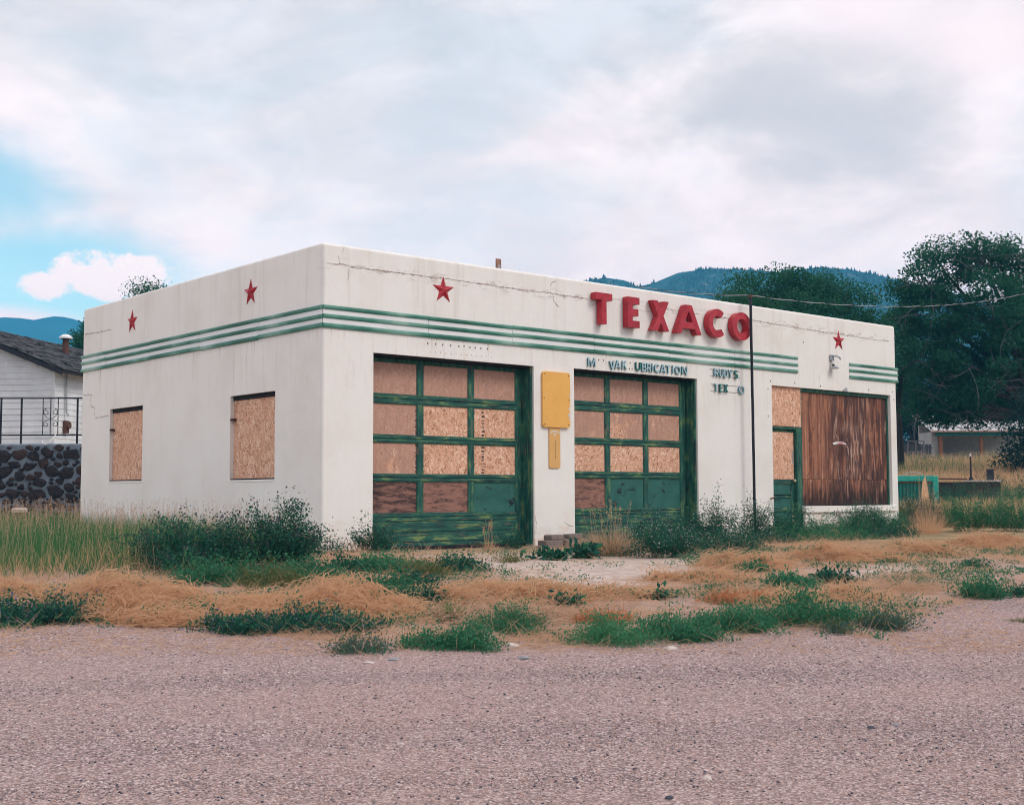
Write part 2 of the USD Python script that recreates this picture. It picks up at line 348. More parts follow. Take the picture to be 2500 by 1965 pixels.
def osb(name, lean=0.6, dusty=0.0, burnt=0.0, seed=0.0):
    "chip board: long flat flakes of several wood tones; dusty adds a grey film behind old glass"
    m = Mat(name); p = m.map(m.pos(), loc=(seed, seed * 0.7, seed * 1.3)); q = m.flat(p)
    warp = m.node('noise_texture', vector=q, scale=7.0, detail=2.0) + '.color'
    q2 = m.node('vector_math', math_type='multiply_add', vector1=warp, vector2=(0.10, 0.07, 0.0), vector3=q) + '.vector'
    cols = []
    for ang, sc in ((lean, (50, 9, 1)), (lean - 0.9, (44, 10, 1)), (lean + 0.7, (56, 11, 1))):
        v = m.node('voronoi_texture', vector=m.map(m.map(q2, rot=(0, 0, ang)), sc), scale=1.0, randomness=1.0)
        cols.append(m.node('separate_color', color=v + '.color') + '.r')
    pick = m.noise(q, 18.0, 2.0, 0.5)
    a = m.node('mix_float', fac=m.range(pick, 0.44, 0.50), a=cols[0], b=cols[1]) + '.result'
    a = m.node('mix_float', fac=m.range(m.noise(m.map(q, loc=(5, 5, 0)), 15.0, 2.0), 0.52, 0.58), a=a, b=cols[2]) + '.result'
    col = m.ramp(a, [(0.0, (0.25, 0.105, 0.055)), (0.12, (0.52, 0.265, 0.16)), (0.45, (0.68, 0.37, 0.245)), (0.75, (0.74, 0.44, 0.305)), (0.93, (0.81, 0.58, 0.44)), (1.0, (0.84, 0.64, 0.49))])
    tone = m.noise(q, 1.6, 4.0, 0.6)
    col = m.mix(m.range(tone, 0.45, 0.75, 0.0, 0.35), col, (0.55, 0.30, 0.17))
    if dusty:
        film = m.range(m.noise(m.map(q, (1.3, 0.8, 1)), 2.2, 5.0, 0.6), 0.62 - dusty * 0.55, 0.70 - dusty * 0.45, 0.0, 0.72)
        col = m.mix(film, col, (0.43, 0.245, 0.19))
        col = m.mix(m.range(m.noise(m.map(q, (24, 2, 1)), 1.0, 4.0), 0.45, 0.75, 0.0, 0.5), col, (0.32, 0.19, 0.15))
    if burnt:
        grain = m.noise(m.map(q, (0.8, 3.6, 1)), 4.2, 8.0, 0.74, 0.8)
        fig = m.range(grain, 0.58 - burnt * 0.22, 0.74 - burnt * 0.12)
        col = m.mix(m.noise(m.map(q, (3, 30, 1)), 2.0, 4.0), (0.24, 0.115, 0.09), (0.36, 0.19, 0.14))
        col = m.mix(m.math('multiply', fig, 0.92), col, (0.022, 0.016, 0.022))
    m.done(col, 0.75, m.bump(a, 0.25, 0.003), 0.0, 0.25)
osb('chip_board', 0.25, seed=1.0); osb('chip_board_slanted', 1.35, seed=5.0); osb('chip_board_window', 0.75, seed=9.0)
osb('chip_board_dusty', 0.3, 1.0, seed=2.0); osb('chip_board_half_dusty', 0.3, 0.50, seed=3.0); osb('chip_board_film', 1.2, 0.42, seed=14.0)
osb('board_charred', 0.2, 0.0, 1.0, seed=4.0); osb('board_smudged', 0.2, 0.0, 0.62, seed=8.0)

def green_panel():
    m = Mat('green_panel_paint'); p = m.pos(); q = m.flat(p)
    n = m.noise(q, 3.0, 5.0, 0.6)
    col = m.ramp(n, [(0.3, (0.014, 0.090, 0.076)), (0.6, (0.030, 0.135, 0.108))])
    blot = m.noise(m.map(q, (1.2, 2.6, 1), loc=(2.2, 0.4, 0)), 2.0, 6.0, 0.7, 0.6)
    col = m.mix(m.range(blot, 0.58, 0.62), col, (0.010, 0.016, 0.020))
    m.done(col, 0.6, m.bump(n, 0.2, 0.004), 0.0, 0.35)
green_panel()

def weathered_ply():
    "stained ply sheet: tall grain, dark water runs, scorched foot"
    m = Mat('weathered_plywood'); p = m.pos(); q = m.flat(p)
    z = m.node('separate_xyz', vector=p) + '.z'
    rnd = m.node('object_info') + '.random'
    q = m.node('combine_xyz', x=m.math('add', m.node('separate_xyz', vector=q) + '.x', m.math('multiply', rnd, 7.0)), y=m.node('separate_xyz', vector=q) + '.y', z=0.0) + '.vector'
    fine = m.noise(m.map(q, (11, 0.55, 1)), 1.5, 7.0, 0.70, 0.45)
    mid = m.noise(m.map(q, (3.2, 0.4, 1)), 1.3, 6.0, 0.64, 0.8)
    knot = m.noise(m.map(q, (3.0, 1.4, 1), loc=(4, 2, 0)), 2.0, 7.0, 0.70, 1.6)
    col = m.ramp(fine, [(0.32, (0.06, 0.020, 0.015)), (0.42, (0.20, 0.068, 0.038)), (0.54, (0.36, 0.135, 0.072)), (0.72, (0.52, 0.25, 0.155))])
    col = m.mix(m.range(rnd, 0.0, 1.0, 0.0, 0.35), col, (0.50, 0.25, 0.15))
    col = m.mix(m.range(mid, 0.50, 0.62, 0.0, 0.80), col, (0.07, 0.028, 0.024))
    x = m.node('separate_xyz', vector=p) + '.x'; col = m.mix(m.math('multiply', m.range(m.noise(m.map(q, (6, 0.8, 1), loc=(2, 3, 0)), 1.2, 6.0, 0.66, 0.8), 0.38, 0.54), m.range(x, 12.0, 13.2, 0.1, 0.85)), col, (0.045, 0.022, 0.024))
    col = m.mix(m.range(m.noise(m.map(q, (7, 0.7, 1), loc=(1, 7, 0)), 1.2, 5.0, 0.6), 0.56, 0.68, 0.0, 0.75), col, (0.60, 0.38, 0.28))
    run = m.math('multiply', m.range(knot, 0.55, 0.68), m.range(m.noise(q, 0.9, 3.0), 0.30, 0.50))
    col = m.mix(m.math('multiply', run, 0.85), col, (0.030, 0.026, 0.032))
    scuff = m.math('multiply', m.range(m.noise(m.map(q, (4.5, 1.1, 1), loc=(5, 5, 0)), 1.8, 6.0, 0.7, 0.5), 0.50, 0.64), m.math('multiply', m.range(z, 1.0, 1.35), m.math('multiply', m.range(z, 2.45, 2.0), m.math('multiply', m.range(x, 12.6, 13.0), m.range(x, 14.2, 13.8)))))
    col = m.mix(m.math('multiply', scuff, 0.75), col, (0.52, 0.36, 0.29))
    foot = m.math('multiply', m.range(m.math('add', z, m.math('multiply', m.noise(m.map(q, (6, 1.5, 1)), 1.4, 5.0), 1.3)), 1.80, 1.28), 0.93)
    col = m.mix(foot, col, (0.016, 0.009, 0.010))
    m.done(col, 0.72, m.bump(fine, 0.4, 0.004), 0.0, 0.3)
weathered_ply()

def sign_yellow():
    m = Mat('sign_yellow'); p = m.obj()
    n = m.noise(p, 3.0, 5.0, 0.6)
    col = m.ramp(n, [(0.3, (0.76, 0.395, 0.09)), (0.6, (0.82, 0.44, 0.11))])
    m.done(m.mix(m.range(m.noise(p, 40.0, 4.0, 0.6), 0.66, 0.72, 0.0, 0.6), col, (0.55, 0.30, 0.08)), 0.5, None, 0.0, 0.35)
sign_yellow()
plain('sign_yellow_faded', (0.70, 0.395, 0.14), 0.55, 0.10, 4.0, 0.1)
plain('chipped_paint', (0.62, 0.60, 0.58), 0.6)
def red_paint():
    m = Mat('red_paint'); p = m.pos()
    n = m.noise(p, 5.0, 6.0, 0.65)
    col = m.ramp(n, [(0.3, (0.27, 0.008, 0.016)), (0.5, (0.40, 0.014, 0.028)), (0.72, (0.48, 0.045, 0.055))])
    col = m.mix(m.range(m.noise(p, 26.0, 5.0, 0.7), 0.66, 0.72, 0.0, 0.5), col, (0.62, 0.30, 0.30))
    m.done(col, 0.42, m.bump(m.noise(p, 60.0, 3.0), 0.15, 0.004), 0.0, 0.4)
red_paint()
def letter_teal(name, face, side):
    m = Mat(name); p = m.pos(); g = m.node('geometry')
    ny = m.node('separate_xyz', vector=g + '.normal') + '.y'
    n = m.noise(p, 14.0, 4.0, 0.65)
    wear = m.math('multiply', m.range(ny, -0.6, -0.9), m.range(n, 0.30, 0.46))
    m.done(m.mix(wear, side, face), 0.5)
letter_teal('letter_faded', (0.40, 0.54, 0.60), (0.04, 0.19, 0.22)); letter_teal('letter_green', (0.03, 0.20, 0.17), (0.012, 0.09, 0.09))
plain('black_iron', (0.012, 0.014, 0.022), 0.5, 0.2, 9.0); plain('dark_gap', (0.018, 0.017, 0.02), 0.9); plain('rust_iron', (0.10, 0.045, 0.035), 0.8, 0.3, 12.0)
plain('crack_dark', (0.36, 0.285, 0.245), 0.95, 0.3, 20.0, local=False)
plain('mill_ink', (0.10, 0.06, 0.055), 0.9, 0.4, 30.0); plain('stud_brown', (0.22, 0.16, 0.14), 0.9); plain('roof_felt', (0.12, 0.115, 0.11), 0.9); plain('grey_metal', (0.34, 0.36, 0.38), 0.5, 0.15, 8.0, metallic=0.3); plain('white_enamel', (0.78, 0.77, 0.76), 0.35)
plain('concrete_block', (0.20, 0.16, 0.145), 0.95, 0.3, 14.0, 0.8); plain('old_timber', (0.30, 0.16, 0.115), 0.85, 0.3, 10.0, 0.5); plain('pale_timber', (0.62, 0.38, 0.22), 0.8, 0.2, 6.0, 0.3)
plain('wire_grey', (0.42, 0.42, 0.43), 0.6); plain('brass_knob', (0.60, 0.52, 0.40), 0.3, metallic=0.8); plain('paper_white', (0.78, 0.76, 0.76), 0.7); plain('paper_red', (0.55, 0.02, 0.04), 0.7)

# ------------------------------------------------------------------ the service station
W_, D_, H_ = 15.17, 9.0, 4.6
def wall_mesh():
    def slab_hull(x0, x1, y0, y1, z0, z1, r):
        cyl = []
        for x in (x0 + r, x1 - r):
            for y in (y0 + r, y1 - r):
                cyl.append(m3.Manifold.cylinder(0.05, r, r, 20).translate((x, y, z0)))
                cyl.append(m3.Manifold.sphere(r, 20).translate((x, y, z1 - r)))
        return m3.Manifold.batch_hull(cyl)
    shell = slab_hull(0, W_, 0, D_, -0.5, H_, 0.05)
    cut = lambda a, b: m3.Manifold.cube(tuple(np.subtract(b, a))).translate(tuple(a))
    shell = shell - cut((0.34, 0.34, -1), (W_ - 0.34, D_ - 0.34, 4.05)) - cut((0.30, 0.30, 4.05), (W_ - 0.30, D_ - 0.30, 6))
    for a, b in (((0.914, -1, -0.6), (4.203, 1, 3.0)), ((5.142, -1, -0.6), (8.384, 1, 3.02)), ((10.66, -1, -0.6), (11.69, 1, 3.02)), ((11.6, -1, 0.45), (14.915, 1, 3.02)),
                 ((-1, 1.36, 1.07), (1, 2.80, 2.455)), ((-1, 6.14, 1.10), (1, 7.60, 2.495))):
        shell = shell - cut(a, b)
    return shell
st = thing('service_station', 'white stucco service station with flat parapet and green striped trim', 'service station')
wall = obj('wall', wall_mesh(), 'stucco', st, smooth=35)
put('roof', MB().box((0.30, 0.30, 3.9), (W_ - 0.30, D_ - 0.30, 4.045)), 'roof_felt', st)

# trim: white sheet panels with three raised green ribs each
RIBS = [(3.594, 3.650), (3.459, 3.515), (3.317, 3.380)]
def rib_profile(z0, z1): return [(-0.004, z0), (0.012, z0 - 0.004), (0.027, z0 + 0.005), (0.034, (z0 + z1) / 2), (0.029, z1 - 0.006), (0.012, z1 + 0.006), (-0.004, z1)]
def prism(profile, a, b, axis):
    "profile (outward, z) swept from a to b; axis x: on the front wall, y: on the side wall"
    n = len(profile); v = []
    for t in (a, b):
        for o, z in profile: v.append((t, -o, z) if axis == 'x' else (-o, t, z))
    f = [[i, (i + 1) % n, n + (i + 1) % n, n + i] for i in range(n)]
    tri = [[0, i, i + 1] for i in range(1, n - 1)] + [[n, n + i + 1, n + i] for i in range(1, n - 1)]
    mb = MB().add(v, f); mb.add(v, tri)
    m = trimesh.Trimesh(*mb.mesh(), process=True); m.fix_normals(); return MB().tm(m)
def trim(a, b, axis, shift=0.0):
    g = 0.006
    pn = put('trim_panel', prism([(0.0, 3.335), (0.010, 3.335), (0.010, 3.635), (0.0, 3.635)], a + g, b - g, axis), 'trim_white', st)
    for z0, z1 in RIBS:
        j = RNG.normal(0, 0.004)
        put('rib', prism([(o, z + j) for o, z in rib_profile(z0, z1)], a + g / 2, b - g / 2, axis), 'trim_green', pn)
for a, b in zip((0.0, 1.96, 3.72, 5.63, 7.59, 9.50), (1.96, 3.72, 5.63, 7.59, 9.50, 11.52)): trim(a, b, 'x')
trim(13.36, W_ + 0.05, 'x')
for a, b in zip((0.0, 1.90, 3.90, 5.87, 7.85), (1.90, 3.90, 5.87, 7.85, D_ + 0.02)): trim(a, b, 'y')

# cracks in the stucco: thin raised scars
CR_F = [[(0.38, 4.58), (0.34, 4.49), (0.28, 4.42), (0.29, 4.30), (0.45, 4.28), (0.71, 4.28), (1.05, 4.28), (1.20, 4.28), (1.55, 4.29), (1.92, 4.28), (2.29, 4.29), (2.64, 4.29), (3.28, 4.29), (3.63, 4.28), (4.13, 4.28), (4.62, 4.29), (5.12, 4.28), (5.5, 4.28)],
        [(0.46, 4.24), (0.46, 4.11), (0.44, 4.07)], [(4.60, 4.29), (4.60, 4.45), (4.73, 4.52)], [(0.05, 4.28), (0.16, 4.28), (0.29, 4.30)], [(4.65, 4.27), (4.69, 4.15), (4.79, 4.07)],
        [(7.01, 4.28), (7.75, 4.29), (8.50, 4.28)], [(9.16, 4.27), (10.07, 4.30), (10.83, 4.28), (11.76, 4.26), (13.16, 4.25), (14.46, 4.23), (14.92, 4.24)],
        [(4.89, 0.36), (4.97, 0.30), (5.11, 0.28)], [(4.21, 0.47), (4.24, 0.35), (4.22, 0.18)]]
CR_S = [[(8.91, 2.86), (8.48, 2.84), (8.55, 2.75), (8.53, 2.61), (8.36, 2.56), (8.34, 2.41)], [(8.93, 4.09), (8.32, 4.06), (7.63, 4.05)], [(8.31, 2.36), (7.66, 2.38)]]
def crack(line, side, wid):
    ls = LineString(line); n = max(6, int(ls.length / 0.035)); rg = np.random.default_rng(int(ls.length * 1000))
    q = np.array([ls.interpolate(t, True).coords[0] for t in np.linspace(0, 1, n)])
    q[1:-1] += rg.normal(0, 0.007, q[1:-1].shape)
    w = wid * (0.10 + 1.5 * rg.random(n) ** 3.0); w[0] = w[-1] = 0.001
    poly = Polygon(np.vstack([q + np.stack([0 * w, w], 1), (q - np.stack([w * 0.4, w], 1))[::-1]])).buffer(0.0009)
    if side: return MB().xz(poly, -0.004, 0.01).move(lambda v: np.stack([v[:, 1], v[:, 0], v[:, 2]], 1))
    return MB().xz(poly, -0.004, 0.01)
for c in CR_F: put('crack', crack(c, False, 0.0085), 'crack_dark', wall)
for c in CR_S: put('crack', crack(c, True, 0.008), 'crack_dark', wall)
for x, z in [(1.95, 3.22), (2.11, 3.22), (2.25, 3.22), (2.41, 3.22), (2.58, 3.22), (2.69, 3.23), (2.81, 3.22), (2.92, 3.22), (3.04, 3.22), (3.18, 3.22), (10.62, 3.10), (11.42, 3.11), (12.31, 3.09), (14.08, 3.10), (15.01, 3.10), (15.05, 2.93), (10.54, 2.94), (10.53, 2.39), (5.75, 3.21), (5.87, 3.21), (6.55, 3.21), (6.53, 3.10), (6.6, 3.10), (14.3, 3.55), (11.75, 3.98)]:
    put('anchor_stud', MB().box((x - 0.009, -0.012, z - 0.011), (x + 0.009, 0.003, z + 0.013), 0.003), 'stud_brown', wall)
for k, (x, z) in enumerate([(2.0 + 0.105 * i, 3.085 + 0.004 * (i % 3)) for i in range(13)]):
    put('anchor_stud', MB().box((x - 0.005, -0.005, z - 0.005), (x + 0.005, 0.003, z + 0.005)), 'stud_brown', wall)

# boarded side windows
for y0, y1, z0, z1 in ((1.36, 2.80, 1.07, 2.455), (6.14, 7.60, 1.10, 2.495)):
    bw = put('boarded_window', MB().box((0.068, y0 + 0.002, z0 + 0.03), (0.09, y1 - 0.002, z1 - 0.07)), 'chip_board_window', st)
    put('head_rail', MB().box((0.05, y0 + 0.002, z1 - 0.075), (0.2, y1 - 0.002, z1 - 0.002), 0.006), 'dark_gap', bw)
    put('sill', MB().box((-0.006, y0 - 0.02, z0 - 0.03), (0.2, y1 + 0.02, z0 + 0.006), 0.004), 'dark_gap' if 0 else 'stucco', bw)
    put('sill_strip', MB().box((0.012, y0 + 0.002, z0 + 0.008), (0.12, y1 - 0.002, z0 + 0.028), 0.003), 'dark_gap', bw)
    put('latch', MB().box((-0.012, y1 - 0.10, z0 + 0.98), (0.066, y1 - 0.005, z0 + 1.015), 0.006), 'rust_iron', bw)
    if y0 < 3: put('latch', MB().box((0.04, y0 + 0.004, z0 + 0.92), (0.066, y0 + 0.06, z0 + 0.97), 0.006), 'rust_iron', bw)

# roll-up garage doors
def garage(x0, x1, cols, rails, ztop, mats):
    "cols: (muntin x0, x1) pairs; rails: (z0, z1) from the top down"
    yd = 0.25
    stile_r = cols[-1]
    fr = put('garage_door', MB().box((x0 + 0.02, yd + 0.05, 0.0), (x1 - 0.05, yd + 0.07, ztop - 0.004)), 'dark_gap', st)
    for a, b in ((x0 + 0.02, x0 + 0.15), stile_r): put('stile', MB().box((a, yd, 0.02), (b, yd + 0.045, ztop - 0.03), 0.006), 'green_stile_paint', fr)
    xs = x0 + 0.15
    for z0, z1 in rails:
        zm = (z0 + z1) / 2 + 0.004
        for a, b in ((z0, zm - 0.003), (zm + 0.003, z1)):       # the two meeting rails of neighbouring sections
            put('rail', MB().box((xs, yd - 0.004, a), (stile_r[0], yd + 0.04, b), 0.007), 'green_rail_paint', fr)
    put('rail', MB().box((xs, yd - 0.002, ztop - 0.10), (stile_r[0], yd + 0.04, ztop - 0.03), 0.007), 'green_dark_paint', fr)
    zb = [(ztop - 0.09, rails[0][1])] + [(rails[i][0], rails[i + 1][1]) for i in range(len(rails) - 1)]
    edges = [xs] + [q for c in cols[:-1] for q in c] + [stile_r[0]]
    for r, (zt, zl) in enumerate(zb):
        for c in range(3):
            a, b = edges[2 * c], edges[2 * c + 1]
            put('pane_board', MB().box((a - 0.01, yd + 0.022, zl - 0.01), (b + 0.01, yd + 0.036, zt + 0.01)), mats[r][c], fr)
            if (x0 < 2 and ((c == 2 and r in (1, 2)) or (c == 0 and r in (1, 2)))):    # rows of illegible mill marks
                mk = MB(); r3 = np.random.default_rng(r * 7 + c); zq = zl + 0.03; xm = a + 0.17 if c == 2 else b - 0.045
                while zq < zt - 0.04:
                    hh = 0.008 + 0.03 * r3.random(); ww = (0.05 + 0.03 * r3.random()) if c == 2 else 0.02 + 0.025 * r3.random()
                    mk.box((xm + 0.012 * r3.random(), yd + 0.0212, zq), (xm + ww, yd + 0.0216, zq + hh)); zq += hh + 0.012 + 0.03 * r3.random()
                put('print_mark', mk, 'mill_ink', fr, kind='stuff')
            zz = 0.012                                          # glazing beads round every pane
            put('glazing_bead', MB().xz(shapely.box(a, zl, b, zt).difference(shapely.box(a + zz, zl + zz, b - zz, zt - zz)), yd + 0.008, yd + 0.02), 'green_dark_paint', fr)
        for a, b in cols[:-1]:
            put('muntin', MB().box((a, yd - 0.001, zl), (b, yd + 0.04, zt), 0.007), 'green_stile_paint', fr)
    z = rails[-1][0]
    for k, zz in enumerate((z - 0.17, z - 0.33, 0.01)):
        put('board', MB().box((xs, yd + 0.002 * (k % 2), zz), (stile_r[0], yd + 0.03, z - 0.006), 0.006), 'green_rail_paint', fr); z = zz
    # frame boards on the reveal and the head
    put('door_jamb', MB().box((x1 - 0.045, 0.035, 0.0), (x1 - 0.002, 0.30, ztop - 0.004), 0.006), 'green_stile_paint', st)
    put('door_jamb', MB().box((x0 + 0.002, 0.06, 0.0), (x0 + 0.018, 0.30, ztop - 0.004)), 'green_stile_paint', st)
    put('door_head', MB().box((x0 + 0.004, 0.03, ztop - 0.028), (x1 - 0.048, 0.30, ztop - 0.003), 0.004), 'dark_gap', st)
    put('door_threshold', MB().box((x0 + 0.01, 0.2, -0.06), (x1 - 0.01, 0.33, 0.008)), 'dark_gap', st)
Dm = 'chip_board_dusty'; Cb = 'chip_board'; Hd = 'chip_board_half_dusty'
garage(0.914, 4.203, [(1.944, 2.055), (2.989, 3.097), (4.015, 4.160)], [(2.262, 2.400), (1.650, 1.758), (1.038, 1.145), (0.410, 0.530)], 3.0,
       [[Dm, Dm, Dm], [Dm, Cb, Cb], [Hd, Cb, Cb], ['board_charred', 'board_smudged', 'green_panel_paint']])
garage(5.142, 8.384, [(6.155, 6.27), (7.161, 7.275), (8.169, 8.315)], [(2.325, 2.478), (1.722, 1.822), (1.120, 1.222), (0.460, 0.565)], 3.02,
       [['chip_board_dusty', 'chip_board_dusty', 'chip_board_dusty'], ['chip_board_film', 'chip_board_film', 'chip_board_film'], ['chip_board_slanted', 'chip_board_slanted', 'chip_board_slanted'], ['board_smudged', 'green_panel_paint', 'green_panel_paint']])

# office: boarded door, transom board and the wide shop window behind ply sheets
put('transom_board', MB().box((10.67, 0.06, 2.205), (11.695, 0.085, 3.012)), 'chip_board_window', st)
dr = put('office_door', MB().box((10.69, 0.172, 0.02), (11.515, 0.19, 2.14)), 'green_dark_paint', st)
for a, b in ((10.69, 10.76), (11.42, 11.515)): put('stile', MB().box((a, 0.13, 0.02), (b, 0.17, 2.14), 0.005), 'green_stile_paint', dr)
put('door_board', MB().box((10.70, 0.118, 1.12), (11.50, 0.129, 2.085)), 'chip_board', dr)
for z0, z1 in ((2.085, 2.14), (1.02, 1.115), (0.80, 0.84), (0.735, 0.775), (0.46, 0.55), (0.02, 0.16)): put('door_rail', MB().box((10.76, 0.13, z0), (11.42, 0.17, z1), 0.005), 'green_rail_paint', dr)
for z0, z1 in ((0.84, 1.02), (0.55, 0.735), (0.16, 0.46)): put('door_panel', MB().box((10.755, 0.15, z0 - 0.005), (11.425, 0.165, z1 + 0.005)), 'green_panel_paint', dr)
put('knob', MB().tm(trimesh.creation.revolve([(0, 0), (0.012, 0), (0.012, 0.03), (0.03, 0.042), (0.034, 0.058), (0.025, 0.075), (0, 0.08)], sections=14)).move(lambda v: np.stack([v[:, 0] + 11.47, 0.13 - v[:, 2], v[:, 1] + 1.09], 1)), 'brass_knob', dr, smooth=40)
put('strike_plate', MB().box((11.44, 0.112, 1.45), (11.475, 0.13, 1.72)), 'grey_metal', dr)
put('door_frame', MB().box((11.52, 0.05, 0.0), (11.70, 0.2, 2.20), 0.008), 'green_dark_paint', st)
put('door_frame', MB().box((10.665, 0.07, 2.145), (11.518, 0.2, 2.2), 0.004), 'green_dark_paint', st)
put('backing', MB().box((10.62, 0.22, 0.0), (14.93, 0.24, 3.03)), 'dark_gap', st)
px0 = 11.737
while px0 < 14.80:
    px1 = min(px0 + 0.125 + 0.035 * RNG.random(), 14.86); px1 = 14.86 if px1 > 14.78 else px1
    for z0, z1 in ((0.575, 1.125), (1.129, 2.943)):
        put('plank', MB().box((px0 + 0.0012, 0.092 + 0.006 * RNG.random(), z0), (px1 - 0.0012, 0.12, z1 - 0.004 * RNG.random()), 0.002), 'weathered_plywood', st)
    px0 = px1
for a, b in (((11.703, 0.06, 2.945), (14.91, 0.2, 3.018)), ((14.862, 0.07, 0.568), (14.912, 0.2, 2.943)), ((11.703, 0.07, 0.568), (11.735, 0.2, 2.943))): put('window_frame', MB().box(a, b, 0.004), 'green_dark_paint', st)
put('shop_sill', MB().box((11.66, -0.05, 0.43), (14.98, 0.2, 0.565), 0.012), 'stucco', st)
put('hook', MB().tube([(10.60, 0.0, 0.74), (10.60, -0.07, 0.74), (10.52, -0.09, 0.74), (10.46, -0.07, 0.725)], 0.014), 'rust_iron', st)
put('torn_flashing', MB().xz(Polygon([(13.06, 3.02), (13.14, 3.06), (13.22, 3.105), (13.25, 3.02)]), -0.03, -0.004), 'grey_metal', st)
pp = Polygon([(12.83, 1.905), (12.93, 1.925), (13.05, 1.935), (13.22, 1.93), (13.30, 1.905), (13.33, 1.885), (13.25, 1.878), (13.12, 1.885), (12.98, 1.878), (12.86, 1.868)])
ps = put('torn_sticker', MB().xz(pp, 0.087, 0.094), 'paper_white', st)
put('sticker_stripe', MB().xz(Polygon([(12.95, 1.888), (13.05, 1.912), (13.2, 1.915), (13.27, 1.896), (13.1, 1.889)]), 0.084, 0.0868), 'paper_red', ps)

# ------------------------------------------------------------------ signs on the wall
def strokes(ch, w, t):
    "capital letter as a polygon: height 1, width w, stroke t"
    h = t / 2
    def L(*p, cap='flat'): return LineString(p).buffer(h, cap_style=cap, join_style='mitre')
    def arc(cx, cy, rx, ry, a0, a1, n=28):
        o = [(cx + rx * math.cos(math.radians(a)), cy + ry * math.sin(math.radians(a))) for a in np.linspace(a0, a1, n)]
        return LineString(o).buffer(h, cap_style='flat')
    box = shapely.box(0, 0, w, 1)
    U = shapely.union_all
    if ch == 'T': return U([L((0, 1 - h), (w, 1 - h)), L((w / 2, 0), (w / 2, 1))])
    if ch == 'E': return U([L((h, 0), (h, 1)), L((0, 1 - h), (w, 1 - h)), L((0, h), (w, h)), L((0, .5), (w * .9, .5))])
    if ch == 'X': return U([L((h * 1.1, -.1), (w - h * 1.1, 1.1)), L((h * 1.1, 1.1), (w - h * 1.1, -.1))]).intersection(box)
    if ch == 'A': return U([L((h * .7 - .1 * w * .3, -.1), (w / 2 + .02, 1.1)), L((w - h * .7 + .1 * w * .3, -.1), (w / 2 - .02, 1.1)), L((w * .25, .30), (w * .75, .30))]).intersection(box)
    if ch == 'C': return arc(w * .55, .5, w * .55 - h, .5 - h, 48, 312)
    if ch == 'O': return arc(w / 2, .5, w / 2 - h, .5 - h, 0, 360, 49).buffer(0.001)
    if ch == 'M': return U([L((h, 0), (h, 1)), L((w - h, 0), (w - h, 1)), L((h, 1.05), (w / 2, .1)), L((w - h, 1.05), (w / 2, .1))]).intersection(box)
    if ch == 'V': return U([L((h * .7, 1.1), (w / 2, -.05)), L((w - h * .7, 1.1), (w / 2, -.05))]).intersection(box)
    if ch == 'K': return U([L((h, 0), (h, 1)), L((h, .38), (w - h, 1.1)), L((w * .42, .5), (w - h * .6, -.1))]).intersection(box)
    if ch == 'U': return U([L((h, 1), (h, .4)), L((w - h, 1), (w - h, .4)), arc(w / 2, .42, w / 2 - h, .42 - h, 180, 360)])
    if ch == 'I': return L((w / 2, 0), (w / 2, 1))
    if ch == 'N': return U([L((h, 0), (h, 1)), L((w - h, 0), (w - h, 1)), L((h, 1.05), (w - h, -.05))]).intersection(box)
    if ch == 'R': return U([L((h, 0), (h, 1)), L((h, 1 - h), (w * .5, 1 - h)), L((h, .46), (w * .5, .46)), arc(w * .5, .73 - h / 2, w * .5 - h, .27 - h / 2, -90, 90), L((w * .45, .48), (w - h * .5, -.05))]).intersection(box)
    if ch == 'B': return U([L((h, 0), (h, 1)), L((h, 1 - h), (w * .5, 1 - h)), L((h, .52), (w * .5, .52)), L((h, h), (w * .5, h)), arc(w * .48, .76 - h / 2, w * .42 - h, .24 - h / 2, -90, 90), arc(w * .5, .26 + h / 2, w * .5 - h, .26 - h / 2, -90, 90)])
    if ch == 'D': return U([L((h, 0), (h, 1)), L((h, 1 - h), (w * .4, 1 - h)), L((h, h), (w * .4, h)), arc(w * .4, .5, w * .6 - h, .5 - h, -90, 90)])
    if ch == 'Y': return U([L((w / 2, 0), (w / 2, .45)), L((h * .7, 1.1), (w / 2, .4)), L((w - h * .7, 1.1), (w / 2, .4))]).intersection(box)
    if ch == 'S': return U([arc(w / 2, .745 - h / 4, w / 2 - h, .255 - h / 2 + h / 4, 30, 270), arc(w / 2, .255 + h / 4, w / 2 - h, .255 - h / 2 + h / 4, -150, 90)])
def letter(ch, x0, x1, z0, z1, t, y0, y1, slant=0.0):
    h = z1 - z0; g = strokes(ch, (x1 - x0) / h, t)
    g = affinity.affine_transform(g, [h, 0, 0, h, x0, z0])
    if slant: g = affinity.rotate(g, slant, origin='center')
    return MB().xz(g.simplify(0.0004), y0, y1)
sg = thing('letter_sign', 'sign of six big red raised block letters on the parapet', 'sign')
for ch, a, b in (('T', 5.55, 5.962), ('E', 6.36, 6.665), ('X', 6.985, 7.485), ('A', 7.67, 8.352), ('C', 8.575, 9.075), ('O', 9.295, 9.87)):
    put('letter', letter(ch, a, b, 3.838, 4.392, 0.225 if ch != 'O' else 0.235, -0.145, -0.018), 'red_paint', sg)
sg2 = thing('lettering_row', 'row of small peeling teal letters with gaps above the right garage door', 'sign')
